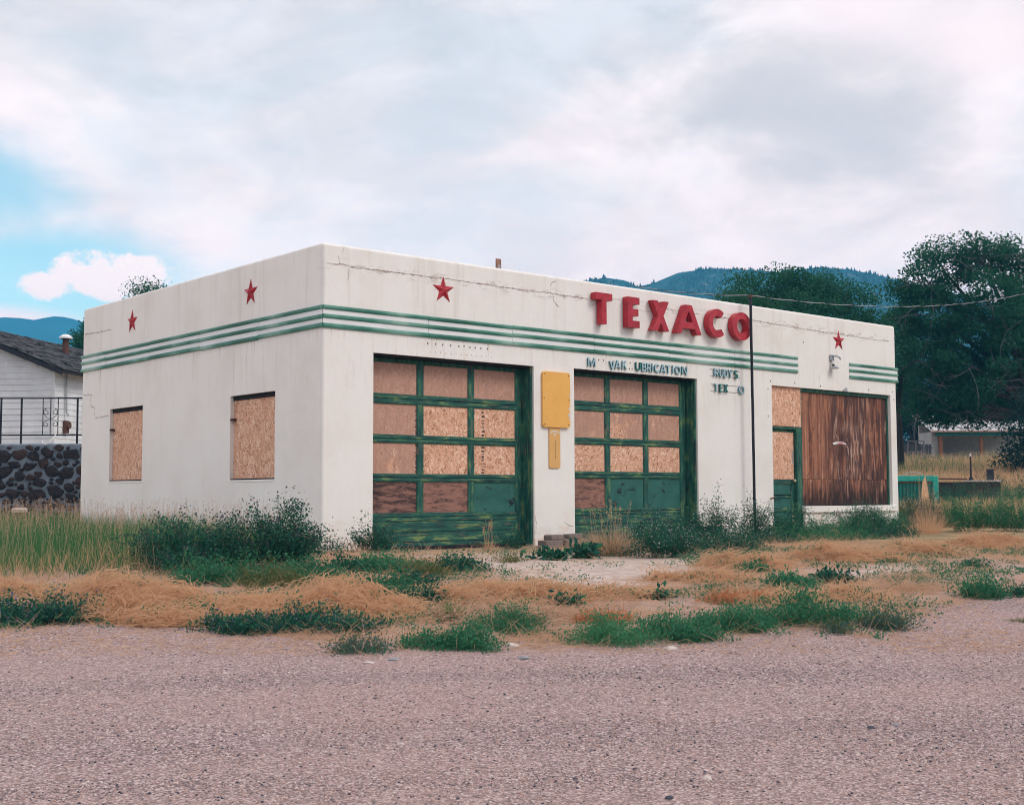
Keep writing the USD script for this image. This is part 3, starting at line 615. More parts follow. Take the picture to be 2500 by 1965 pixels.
for ch, a, b, sl, mt in (('M', 5.46, 5.645, 0, 0), ('V', 6.0, 6.125, 6, 0), ('A', 6.135, 6.275, 0, 0), ('K', 6.32, 6.44, 0, 0), ('U', 6.665, 6.80, 0, 1), ('B', 6.835, 6.945, 0, 0), ('R', 6.965, 7.075, 0, 0), ('I', 7.09, 7.135, 0, 0),
                         ('C', 7.165, 7.32, 0, 0), ('A', 7.325, 7.47, 0, 0), ('T', 7.485, 7.60, 0, 0), ('I', 7.645, 7.695, 0, 0), ('O', 7.735, 7.885, 0, 0), ('N', 7.925, 8.075, 0, 0)):
    put('letter', letter(ch, a, b, 3.075 - (0.02 if sl else 0), 3.228 - (0.02 if sl else 0), 0.16, -0.036, -0.008, sl), 'letter_green' if mt else 'letter_faded', sg2)
for lab, row, z, xr in (('small teal name letters on two thin rails, upper of the two rows beside the pole', (('R', 8.85, 8.975, 0), ('U', 9.0, 9.115, 0), ('D', 9.14, 9.255, 0), ('Y', 9.27, 9.40, 0), ('S', 9.455, 9.565, 1)), 3.092, (8.755, 9.66)),
                        ('small teal letters with two missing on thin rails, lower row beside the pole', (('T', 8.85, 8.955, 0), ('E', 9.0, 9.09, 1), ('X', 9.125, 9.26, 1), ('O', 9.58, 9.75, 0)), 2.797, (8.76, 9.80))):
    s3 = thing('letter_rail_sign', lab, 'sign')
    for zz in (z + 0.012, z + 0.143): put('sign_rail', MB().tube([(xr[0], -0.006, zz), (xr[1], -0.006, zz)], 0.0028), 'stud_brown', s3)
    for ch, a, b, mt in row: put('letter', letter(ch, a, b, z, z + 0.155, 0.165, -0.042, -0.016), 'letter_green' if mt else 'letter_faded', s3)

def star():
    mb = MB(); R, r, d = 0.228, 0.088, 0.055
    ring = [((R if k % 2 == 0 else r) * math.sin(k * math.pi / 5), (R if k % 2 == 0 else r) * math.cos(k * math.pi / 5)) for k in range(10)]
    v = [(0, -d, 0)] + [(x, -0.004, z) for x, z in ring] + [(x, 0.002, z) for x, z in ring] + [(0, 0.002, 0)]
    f = []
    for k in range(10):
        a, b = 1 + k, 1 + (k + 1) % 10
        f += [[0, b, a], [a, b, b + 10], [a, b + 10, a + 10], [21, a + 10, b + 10]]
    m = trimesh.Trimesh(v, f, process=False); m.fix_normals(); return MB().tm(m)
for x, y, rz, lab in ((2.262, 0.0, 0, 'red metal star on the front parapet nearest the building corner'), (12.995, 0.0, 0, 'red metal star with one faded arm above the wall lamp'),
                      (0.0, 2.163, -90, 'red metal star on the side wall above the larger boarded window'), (0.0, 6.66, -90, 'red metal star on the side wall nearest the house, smallest in view')):
    s = thing('wall_star', lab, 'star', (x, y, 4.102), rz)
    put('star_plate', star(), 'red_paint', s)

def round_plate(x0, x1, z0, z1, r, y0, y1): return MB().xz(shapely.box(x0 + r, z0 + r, x1 - r, z1 - r).buffer(r, quad_segs=6), y0, y1)
ys = thing('blank_sign', 'large blank yellow rounded panel on the pier between the garage doors', 'sign', (4.685, 0, 1.97))
put('panel', round_plate(-0.315, 0.32, 0.0, 0.955, 0.05, -0.045, -0.006), 'sign_yellow', ys)
for x, z in ((-0.27, 0.91), (0.28, 0.90), (-0.29, 0.5), (0.29, 0.48), (-0.28, 0.05), (0.28, 0.05)): put('bolt', MB().tm(trimesh.creation.cylinder(0.009, 0.008)).move(lambda v, x=x, z=z: np.stack([v[:, 0] + x, v[:, 2] - 0.048, v[:, 1] + z], 1)), 'rust_iron', ys)
for z, w, h in ((0.33, 0.035, 0.06), (0.22, 0.045, 0.085), (0.15, 0.025, 0.04), (0.55, 0.018, 0.05)): put('paint_chip', MB().xz(affinity.scale(Point(0.318 - w / 2, z).buffer(w / 2, quad_segs=3), 1, h / w).intersection(shapely.box(0, 0, 0.3195, 1)), -0.0465, -0.044), 'chipped_paint', ys)
y2 = thing('thermometer_board', 'narrow faded yellow plaque with a thin dark slot under the blank yellow sign', 'sign', (4.658, 0, 1.275))
put('panel', round_plate(-0.125, 0.125, 0.0, 0.692, 0.035, -0.024, -0.004), 'sign_yellow_faded', y2)
put('slot', MB().box((0.006, -0.0255, 0.15), (0.012, -0.0235, 0.48)), 'dark_gap', y2)
put('scuff', MB().xz(shapely.union_all([LineString([(-0.1, 0.60), (-0.06, 0.625), (0.0, 0.63), (0.07, 0.62), (0.1, 0.60)]).buffer(0.012), Point(0.0, 0.575).buffer(0.022)]), -0.0255, -0.0236), 'chipped_paint', y2)

lp = thing('wall_lamp', 'old bare lamp fitting under the right star on the front wall', 'lamp', (12.70, 0, 3.48))
put('mount', MB().box((-0.06, -0.05, 0.17), (0.06, 0.0, 0.30), 0.012), 'grey_metal', lp)
put('arm', MB().tube([(0.0, -0.05, 0.27), (0.05, -0.11, 0.27), (0.11, -0.14, 0.245), (0.15, -0.14, 0.20)], 0.018, 8), 'grey_metal', lp)
put('socket', MB().tm(trimesh.creation.cylinder(0.028, 0.10)).move(lambda v: v + [0, -0.06, 0.12]), 'white_enamel', lp, smooth=40)
put('collar', MB().tm(trimesh.creation.cylinder(0.032, 0.03)).move(lambda v: v + [0, -0.06, 0.075]), 'dark_gap', lp)
put('shade', MB().tm(trimesh.creation.revolve([(0.0, 0.055), (0.04, 0.05), (0.085, 0.012), (0.092, 0.0), (0.088, -0.004), (0.03, 0.02), (0.0, 0.03)], sections=24)).move(lambda v: v + [0, -0.10, 0.0]), 'grey_metal', lp, smooth=40)

# pole, wires and a board on the roof
pl = thing('wire_mast', 'thin dark iron mast standing against the front wall beside the last red letter', 'pole', (9.79, -0.2, 0))
put('mast', MB().tube([(0.012, 0, -0.1), (0.004, 0, 2.4), (-0.008, 0, 4.72)], 0.028, 8), 'black_iron', pl)
put('mast_cap', MB().box((-0.05, -0.035, 4.70), (0.03, 0.035, 4.755), 0.008), 'rust_iron', pl)
for zz in (4.05,): put('wall_clip', MB().box((-0.006, 0.02, zz), (0.012, 0.2, zz + 0.025)), 'black_iron', pl)
def span(a, b, sag, n=60):
    t = np.linspace(0, 1, n)[:, None]; p = np.asarray(a) * (1 - t) + np.asarray(b) * t; p[:, 2] -= (4 * sag * t * (1 - t))[:, 0]; return p
def twisted(a, b, sag, pitch, lab, r=0.0065):
    w = thing('overhead_wire', lab, 'wire')
    n = int(np.linalg.norm(np.subtract(b, a)) / pitch * 8); p = span(a, b, sag, n); ph = np.arange(n) * 2 * np.pi / 8
    side = np.cross(np.subtract(b, a), [0, 0, 1.0]); side /= np.linalg.norm(side)
    for k, mt in ((0, 'wire_grey'), (np.pi, 'black_iron')):
        o = r * 0.9 * (np.cos(ph + k)[:, None] * side + np.sin(ph + k)[:, None] * np.array([0, 0, 1.0]))
        put('strand', MB().tube(p + o, r, 5), mt, w)
twisted((9.78, -0.2, 4.74), (33.70, 4.95, 8.25), 0.50, 1.5, 'twisted black and white wire running from the mast to the right')
twisted((9.78, -0.2, 4.74), (11.34, 4.58, 5.72), 0.06, 1.2, 'twisted wire running back from the mast over the roof')
rp = thing('roof_board', 'short weathered board standing up behind the front parapet', 'board', (3.77, 0.42, 4.05))
put('plank', MB().box((-0.045, -0.02, 0), (0.055, 0.02, 0.80), 0.004), 'old_timber', rp)
put('bracket', MB().tube([(0.05, 0.0, 0.56), (0.10, 0.0, 0.63), (0.12, 0.0, 0.55)], 0.012).box((-0.02, -0.03, 0.60), (0.02, -0.021, 0.69)), 'grey_metal', rp)

# ------------------------------------------------------------------ ground
def ground():
    dd = np.concatenate([np.linspace(-40, 3.5, 12)[:-1], np.arange(3.5, 17, 0.11), np.arange(17, 32, 0.25), np.arange(32, 37, 0.2), np.linspace(37, 130, 70), np.geomspace(135, 3100, 26)])
    dd = np.concatenate([[-3000, -1200, -400, -120], dd])
    ss = np.linspace(-0.62, 0.62, 230)
    d, s = np.meshgrid(dd, ss, indexing='ij')
    l = s * (np.maximum(d, 0) * 0.75 + 4.0)
    out = np.array([0.002, 0.008, 0.03, 0.12, 0.4, 1.0])[None]; e = l[:, -1:]
    far_l = e + (3100 - e) * out
    l = np.hstack([-far_l[:, ::-1], l, far_l]); d = np.hstack([d[:, :6], d, d[:, :6]])
    x, y = xy(d, l)
    z = gz(x, y)
    n, m = d.shape
    idx = np.arange(n * m).reshape(n, m)
    f = np.stack([idx[:-1, :-1], idx[1:, :-1], idx[1:, 1:], idx[:-1, 1:]], -1).reshape(-1, 4)
    v = np.stack([x, y, z], -1).reshape(-1, 3)
    f = np.vstack([f[:, [0, 2, 1]], f[:, [0, 3, 2]]])
    path = numbered('/World/ground')
    g = usdkit.mesh(stage, path, (v, f), '/World/Looks/ground_soil', True)
    api = UsdGeom.PrimvarsAPI(g)
    for nm, val in (('litter', litter_at(x, y)), ('slab', slab_at(x, y)), ('far', sstep(14, 22, np.abs(d))), ('track', track_at(x, y))):
        api.CreatePrimvar(nm, Sdf.ValueTypeNames.FloatArray, 'vertex').Set(Vt.FloatArray.FromNumpy(np.asarray(val, np.float32).ravel()))
    tag(path, 'pinkish gravel lot running into dry weedy ground', None, None, 'structure')
def ground_mat():
    m = Mat('ground_soil'); p = m.pos()
    big = m.noise(p, 0.6, 5.0, 0.6)
    v1 = m.node('voronoi_texture', vector=p, scale=72.0, randomness=1.0)
    v2 = m.node('voronoi_texture', vector=p, scale=50.0, randomness=1.0)
    t1 = m.node('separate_color', color=v1 + '.color') + '.r'; t2 = m.node('separate_color', color=v2 + '.color') + '.g'
    grit = m.ramp(t1, [(0.0, (0.045, 0.038, 0.046)), (0.14, (0.155, 0.112, 0.112)), (0.35, (0.275, 0.192, 0.182)), (0.7, (0.395, 0.286, 0.272)), (1.0, (0.64, 0.53, 0.51))])
    grit = m.mix(m.range(t2, 0.86, 0.90, 0.0, 0.7), grit, (0.13, 0.11, 0.12))
    grit = m.mix(m.range(big, 0.35, 0.7, 0.0, 0.30), grit, (0.40, 0.265, 0.235))
    trk = m.node('attribute', attribute='track') + '.fac'
    grit = m.mix(m.math('multiply', trk, 0.34), grit, (0.41, 0.285, 0.262)); grit = m.mix(m.range(trk, 0.35, 0.0, 0.0, 0.22), grit, (0.235, 0.185, 0.185))
    dirt = m.ramp(m.noise(p, 5.0, 7.0, 0.68), [(0.3, (0.27, 0.175, 0.14)), (0.5, (0.39, 0.27, 0.22)), (0.72, (0.50, 0.37, 0.31))])
    dirt = m.mix(m.range(t1, 0.75, 0.95, 0.0, 0.4), dirt, (0.24, 0.17, 0.15))
    pale = m.ramp(m.noise(p, 7.0, 6.0, 0.65), [(0.3, (0.40, 0.31, 0.27)), (0.55, (0.56, 0.45, 0.405)), (0.75, (0.63, 0.53, 0.48))])
    lit = m.node('attribute', attribute='litter') + '.fac'; slab = m.node('attribute', attribute='slab') + '.fac'; far = m.node('attribute', attribute='far') + '.fac'
    col = m.mix(lit, grit, dirt); col = m.mix(slab, col, pale)
    col = m.mix(m.math('multiply', far, 0.8), col, m.ramp(m.noise(p, 1.3, 5.0), [(0.35, (0.13, 0.13, 0.06)), (0.65, (0.40, 0.28, 0.14))]))
    h = m.math('add', m.math('multiply', v1 + '.distance', 0.8), m.math('multiply', m.noise(p, 30.0, 4.0), 0.7))
    m.done(col, 0.95, m.bump(h, 0.55, 0.012), 0.0, 0.15)
ground_mat()
ground()

# loose stones of the gravel lot
for k, c in enumerate([(0.47, 0.345, 0.315), (0.35, 0.25, 0.23), (0.58, 0.48, 0.45), (0.22, 0.18, 0.185), (0.06, 0.062, 0.085), (0.43, 0.29, 0.25)]): plain(f'pebble_{"abcdef"[k]}', c, 0.9, 0.2, 30.0, 0.3)
def pebble(rg, squash=0.6, sub=1):
    m = trimesh.creation.icosphere(sub, 1.0); v = np.asarray(m.vertices)
    v = v * (1 + 0.35 * (meshkit.noise(v * 1.3 + rg.random(3) * 50, 3)[:, None] - 0.5) * 2) * [1, 0.8 + 0.2 * rg.random(), squash]
    return v, m.faces
def gravel():
    rg = np.random.default_rng(21)
    pi = UsdGeom.PointInstancer.Define(stage, '/World/gravel')
    targets = []
    for k in range(6):
        path = f'/World/gravel/pebble_{k + 1:03d}' if k else '/World/gravel/pebble'
        usdkit.mesh(stage, path, pebble(rg), f'/World/Looks/pebble_{"abcdef"[k]}', True); targets.append(path)
    n = 170000
    d = 5.2 + (14.5 - 5.2) * rg.random(n) ** 1.5; l = (rg.random(n) * 2 - 1) * (d * 0.43)
    x, y = xy(d, l); lit = litter_at(x, y)
    clump = meshkit.fbm(pts3(x, y, 1.1, 2.0), 4)
    keep = (rg.random(n) < np.where(lit > 0.5, 0.22, 1.0) * np.clip((clump - 0.28) * 3.0, 0.25, 1) * np.clip(1.25 - track_at(x, y), 0.40, 1)) & (d < 14.4)
    d, l, x, y = d[keep], l[keep], x[keep], y[keep]; n = len(d)
    size = 0.0032 + 0.0070 * rg.random(n) ** 2.6 + 0.010 * (rg.random(n) < 0.008) * rg.random(n)
    z = gz(x, y) + size * 0.15
    kind = rg.choice(6, n, p=[0.27, 0.27, 0.12, 0.15, 0.07, 0.12])
    a = rg.random(n) * np.pi
    q = np.stack([np.cos(a), np.zeros(n), np.zeros(n), np.sin(a)], 1)
    pi.CreatePositionsAttr(Vt.Vec3fArray.FromNumpy(np.stack([x, y, z], 1).astype(np.float32)))
    pi.CreateScalesAttr(Vt.Vec3fArray.FromNumpy(np.repeat(size[:, None], 3, 1).astype(np.float32)))
    pi.CreateOrientationsAttr(Vt.QuathArray([Gf.Quath(float(w), float(i), float(j), float(kk)) for w, i, j, kk in q]))
    pi.CreateProtoIndicesAttr(Vt.IntArray.FromNumpy(kind.astype(np.int32)))
    pi.CreatePrototypesRel().SetTargets([Sdf.Path(t) for t in targets])
    tag('/World/gravel', 'loose pinkish gravel scattered over the lot', 'gravel', None, 'stuff')
gravel()
plain('stone_pale', (0.55, 0.47, 0.43), 0.9, 0.15, 12.0, 0.3); plain('stone_grey', (0.27, 0.27, 0.28), 0.9, 0.2, 12.0, 0.3); plain('stone_dark', (0.055, 0.06, 0.075), 0.9, 0.2, 12.0, 0.3)
for x, y, r, sq, mt, lab in ((-4.25, -7.82, 0.055, 0.35, 'grey', 'flat grey stone on the gravel right of the thistle'), (-4.46, -7.79, 0.045, 0.3, 'pale', 'flat pale stone on the gravel just left of the flat grey one'),
                             (-3.20, -8.03, 0.055, 0.6, 'pale', 'rounded pale stone at the weed edge below the low bush'), (-3.36, -7.96, 0.075, 0.22, 'grey', 'broad flat grey stone beside the rounded pale stone'),
                             (-3.46, -8.47, 0.06, 0.3, 'grey', 'grey stone half sunk in gravel below the rounded pale stone'), (-2.30, -8.96, 0.055, 0.35, 'pale', 'flat pale stone below the long green bush'),
                             (-3.31, -11.53, 0.026, 0.6, 'dark', 'dark round pebble in the right foreground gravel'), (-3.14, -11.60, 0.024, 0.6, 'grey', 'grey pebble beside the dark round pebble'), (-4.98, -11.66, 0.028, 0.75, 'pale', 'pale pebble standing out in the bottom foreground'), (-5.39, -11.77, 0.022, 0.6, 'dark', 'dark pebble at the bottom edge of the foreground')):
    t = thing('stone', lab, 'stone', (x, y, float(gz(x, y))))
    v, f = pebble(np.random.default_rng(int(abs(x * 1000))), sq, 2); put('stone_body', (v * r, f), 'stone_' + mt, t, smooth=True)

# ------------------------------------------------------------------ plants
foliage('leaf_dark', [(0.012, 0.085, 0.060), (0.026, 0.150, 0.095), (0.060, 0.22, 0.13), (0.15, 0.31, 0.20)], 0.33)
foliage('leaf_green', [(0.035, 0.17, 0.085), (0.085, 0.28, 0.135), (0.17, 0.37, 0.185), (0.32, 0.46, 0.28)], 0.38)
foliage('leaf_bright', [(0.06, 0.24, 0.11), (0.13, 0.34, 0.16), (0.23, 0.43, 0.22), (0.36, 0.50, 0.32)], 0.4)
foliage('leaf_grey', [(0.06, 0.13, 0.10), (0.11, 0.19, 0.15), (0.17, 0.24, 0.20), (0.05, 0.14, 0.09)], 0.25)
foliage('leaf_olive', [(0.12, 0.14, 0.05), (0.22, 0.22, 0.09), (0.34, 0.29, 0.14)], 0.25)
foliage('straw', [(0.66, 0.42, 0.25), (0.90, 0.64, 0.41), (0.97, 0.76, 0.53), (0.98, 0.86, 0.68)], 0.5)
foliage('straw_pale', [(0.55, 0.37, 0.25), (0.72, 0.52, 0.36), (0.84, 0.65, 0.48), (0.90, 0.75, 0.60)], 0.35)
foliage('straw_rust', [(0.52, 0.22, 0.10), (0.66, 0.32, 0.16), (0.76, 0.44, 0.25)], 0.35)
foliage('grass_green', [(0.05, 0.18, 0.06), (0.11, 0.28, 0.08), (0.20, 0.34, 0.11), (0.36, 0.42, 0.17)], 0.4)
foliage('stalk_brown', [(0.12, 0.06, 0.045), (0.20, 0.11, 0.08), (0.30, 0.18, 0.13)], 0.1)
foliage('bloom_mauve', [(0.20, 0.15, 0.36), (0.30, 0.24, 0.50), (0.42, 0.36, 0.60)], 0.2)
foliage('bloom_white', [(0.45, 0.43, 0.45), (0.62, 0.58, 0.60)], 0.2)
foliage('bud_brown', [(0.06, 0.06, 0.065), (0.13, 0.10, 0.10), (0.24, 0.17, 0.16)], 0.15)

def straw_core():
    m = Mat('straw_core'); p = m.pos()
    a = m.noise(m.map(p, (1, 1, 2)), 38.0, 6.0, 0.7, 1.5); b = m.noise(p, 6.0, 4.0, 0.6)
    c = m.ramp(a, [(0.40, (0.22, 0.115, 0.058)), (0.52, (0.60, 0.36, 0.19)), (0.66, (0.93, 0.66, 0.42))])
    m.done(m.mix(m.range(b, 0.45, 0.7, 0.0, 0.4), c, (0.60, 0.34, 0.18)), 0.9, m.bump(a, 1.0, 0.03), 0.0, 0.1)
straw_core()
def unit(v): return v / (np.linalg.norm(v, axis=-1, keepdims=True) + 1e-12)
def leaf_mesh(c, size, rg, up=0.35, ratio=0.45, axis=None):
    "one folded rhombus per centre"
    n = len(c); a = rg.normal(size=(n, 3)) if axis is None else axis + rg.normal(size=(n, 3)) * 0.45
    a[:, 2] += up; a = unit(a)
    b = unit(np.cross(a, rg.normal(size=(n, 3)))); s = np.broadcast_to(size, (n,))[:, None]
    nn = np.cross(a, b)
    v = np.stack([c, c + a * s * 0.5 + b * s * ratio * 0.5 + nn * s * 0.06, c + a * s, c + a * s * 0.5 - b * s * ratio * 0.5 + nn * s * 0.06], 1)
    k = np.arange(n)[:, None] * 4
    f = np.concatenate([k + [0, 1, 2], k + [0, 2, 3]], 0)
    return v.reshape(-1, 3), f
def blades(base, tip, width, rg, bend=0.2, seg=3, droop=0.0):
    "ribbons from base to tip, bowed sideways"
    n = len(base); t = np.linspace(0, 1, seg + 1)
    d = tip - base; L = np.linalg.norm(d, axis=1, keepdims=True)
    side = unit(np.cross(d, rg.normal(size=(n, 3)))); bow = side * L * (rg.normal(size=(n, 1)) * bend)
    p = base[:, None] + d[:, None] * t[None, :, None] + bow[:, None] * (4 * t * (1 - t))[None, :, None]
    if droop: p[..., 2] -= (droop * L) * (t ** 2.4)[None]
    wv = unit(np.cross(d, side) + 0.5 * side * rg.normal(size=(n, 1)))
    w = np.broadcast_to(width, (n,))[:, None, None] * np.linspace(1, 0.25, seg + 1)[None, :, None] * 0.5
    v = np.stack([p - wv[:, None] * w, p + wv[:, None] * w], 2)
    k = (np.arange(n) * (seg + 1) * 2)[:, None, None] + (np.arange(seg) * 2)[None, :, None]
    f = np.concatenate([(k + [0, 1, 3]).reshape(-1, 3), (k + [0, 3, 2]).reshape(-1, 3)], 0)
    return v.reshape(-1, 3), f
def stem_curves(rg, w, h, n, depth=0.8, seg=6, upright=0.5):
    "stems that leave one root and fan out over a w by depth*w footprint; returns n x seg x 3"
    r = np.sqrt(rg.random(n)) * np.where(rg.random(n) < 0.12, 1.35, 1.0); a = rg.random(n) * 2 * np.pi
    ph = rg.random(4) * 6.28; lobe = 1 + 0.16 * np.sin(2 * a + ph[0]) + 0.14 * np.sin(3 * a + ph[1]) + 0.10 * np.sin(5 * a + ph[2]); r = r * lobe
    tip = np.stack([r * np.cos(a) * w / 2, r * np.sin(a) * w * depth / 2, h * (1 - 0.40 * np.minimum(r, 1.35) ** 2 / 1.1) * (0.38 + 0.62 * rg.random(n) ** 0.8) * (1 + 0.22 * np.sin(3 * a + 4 * r + ph[3]))], 1)
    base = tip * [upright * 0.7, upright * 0.7, 0] + rg.normal(size=(n, 3)) * [0.02, 0.02, 0]
    mid = base * 0.55 + tip * 0.45; mid[:, 2] = tip[:, 2] * 0.68
    t = np.linspace(0, 1, seg)[None, :, None]
    return base[:, None] * (1 - t) ** 2 + 2 * mid[:, None] * t * (1 - t) + tip[:, None] * t ** 2
def bush(name, label, cat, x, y, w, h, leaf, mat, n_stem, per, depth=0.8, stalk='stalk_brown', bloom=None, n_bloom=0, bloom_size=0.02, group=None, start=0.15, up=0.35, ratio=0.45, upright=0.5, seed=None, jitter=0.05):
    w *= 1.14; leaf *= 1.12; per = int(per * 1.05); n_stem = int(n_stem * 1.15); jitter *= 1.1
    ragged = cat in ('weed', 'flowering weed')
    if ragged: upright, w, h = 1.15, w * 0.98, h * 1.0
    seed = seed or int(abs(x * 731 + y * 1371) * 10) + 5; rg = np.random.default_rng(seed)
    t = thing(name, label, cat, (x, y, float(gz(x, y)) - 0.015), math.degrees(-YAW), group)
    cv = stem_curves(rg, w, h, n_stem, depth, 6, upright)
    if ragged:                                                  # sprigs of very different height, taller in drifts
        gr = 0.30 + 0.85 * rg.random(n_stem) ** 1.5 * (0.35 + 1.3 * meshkit.noise(np.stack([cv[:, 5, 0] * 6 + x, cv[:, 5, 1] * 6, np.zeros(n_stem)], -1))); cv[:, :, 2] *= np.clip(gr, 0.15, 1.15)[:, None]; cv[:, :, :2] += (rg.normal(size=(n_stem, 1, 2)) * 0.06 * np.linspace(0, 1, 6)[None, :, None])
    b, tp = cv[:, :-1].reshape(-1, 3), cv[:, 1:].reshape(-1, 3)
    put('stem', blades(b, tp, 0.005, rg, 0.03, 1), stalk, t, kind='stuff')
    u = start + (1 - start) * rg.random((n_stem, per)) ** 0.8; k = u * 4.999; i = k.astype(int); fr = (k - i)[..., None]
    rows = np.arange(n_stem)[:, None]
    c = cv[rows, i] * (1 - fr) + cv[rows, i + 1] * fr
    c = c.reshape(-1, 3) + rg.normal(size=(n_stem * per, 3)) * jitter * [1, 1, 0.6]; c[:, 2] = np.maximum(c[:, 2], 0.004)
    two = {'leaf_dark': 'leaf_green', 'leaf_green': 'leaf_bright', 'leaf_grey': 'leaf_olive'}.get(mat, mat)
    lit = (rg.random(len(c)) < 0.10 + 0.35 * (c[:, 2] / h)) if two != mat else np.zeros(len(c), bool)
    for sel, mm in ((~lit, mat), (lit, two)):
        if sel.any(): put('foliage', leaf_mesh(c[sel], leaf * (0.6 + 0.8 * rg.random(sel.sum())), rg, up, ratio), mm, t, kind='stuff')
    if cat == 'weed':                                           # dead stalks among the green
        m_ = n_stem // 3; k = rg.integers(0, n_stem, m_); b2 = cv[k, 0] * [1.6, 1.6, 0]; t2 = cv[k, 5] * [1.15, 1.15, 1.0] + rg.normal(size=(m_, 3)) * [0.06, 0.06, 0.02]
        put('dead_stalk', blades(b2, t2, 0.006, rg, 0.15, 3), 'straw', t, kind='stuff')
    if bloom:
        tips = cv[rg.integers(0, n_stem, n_bloom), 5] + rg.normal(size=(n_bloom, 3)) * jitter * 0.8
        put('bloom', leaf_mesh(tips, bloom_size * (0.6 + 0.8 * rg.random(n_bloom)), rg, 0.4, 0.9), bloom, t, kind='stuff')
    return t
def tuft(name, label, x, y, w, h, n, mat, width=0.006, spread=1.0, cat='grass clump', second=None, group=None, heads=0):
    rg = np.random.default_rng(int(abs(x * 931 + y * 571) * 10) + 3)
    t = thing(name, label, cat, (x, y, float(gz(x, y)) - 0.01), math.degrees(-YAW), group)
    def one(n, hh, sp):
        r = np.sqrt(rg.random(n)); a = rg.random(n) * 2 * np.pi
        base = np.stack([r * np.cos(a) * w * 0.22, r * np.sin(a) * w * 0.2, np.zeros(n)], 1)
        q = rg.random(n); tip = base + np.stack([np.cos(a) * sp * w * 0.5 * q + rg.normal(size=n) * w * 0.08, np.sin(a) * sp * w * 0.4 * q, hh * (0.45 + 0.55 * rg.random(n)) * (1 - 0.45 * q)], 1)
        return blades(base, tip, width, rg, 0.12, 4, 0.12)
    put('blades', one(n, h, spread), mat, t, kind='stuff')
    if second: put('blades', one(n // 2, h * 0.85, spread * 0.8), second, t, kind='stuff')
    if heads:
        a = rg.random(heads) * 2 * np.pi; base = rg.normal(size=(heads, 3)) * [w * 0.1, w * 0.1, 0]
        tip = base + np.stack([np.cos(a) * w * 0.3 * rg.random(heads), np.sin(a) * w * 0.2 * rg.random(heads), h * (1.05 + 0.5 * rg.random(heads))], 1)
        put('seed_stalk', blades(base, tip, 0.005, rg, 0.06, 4), 'straw', t, kind='stuff')
        u = 0.72 + 0.28 * rg.random((heads, 9, 1)); c = (base[:, None] * (1 - u) + tip[:, None] * u).reshape(-1, 3)
        put('seed_head', leaf_mesh(c, 0.026, rg, 1.2, 0.3), 'straw', t, kind='stuff')
    return t
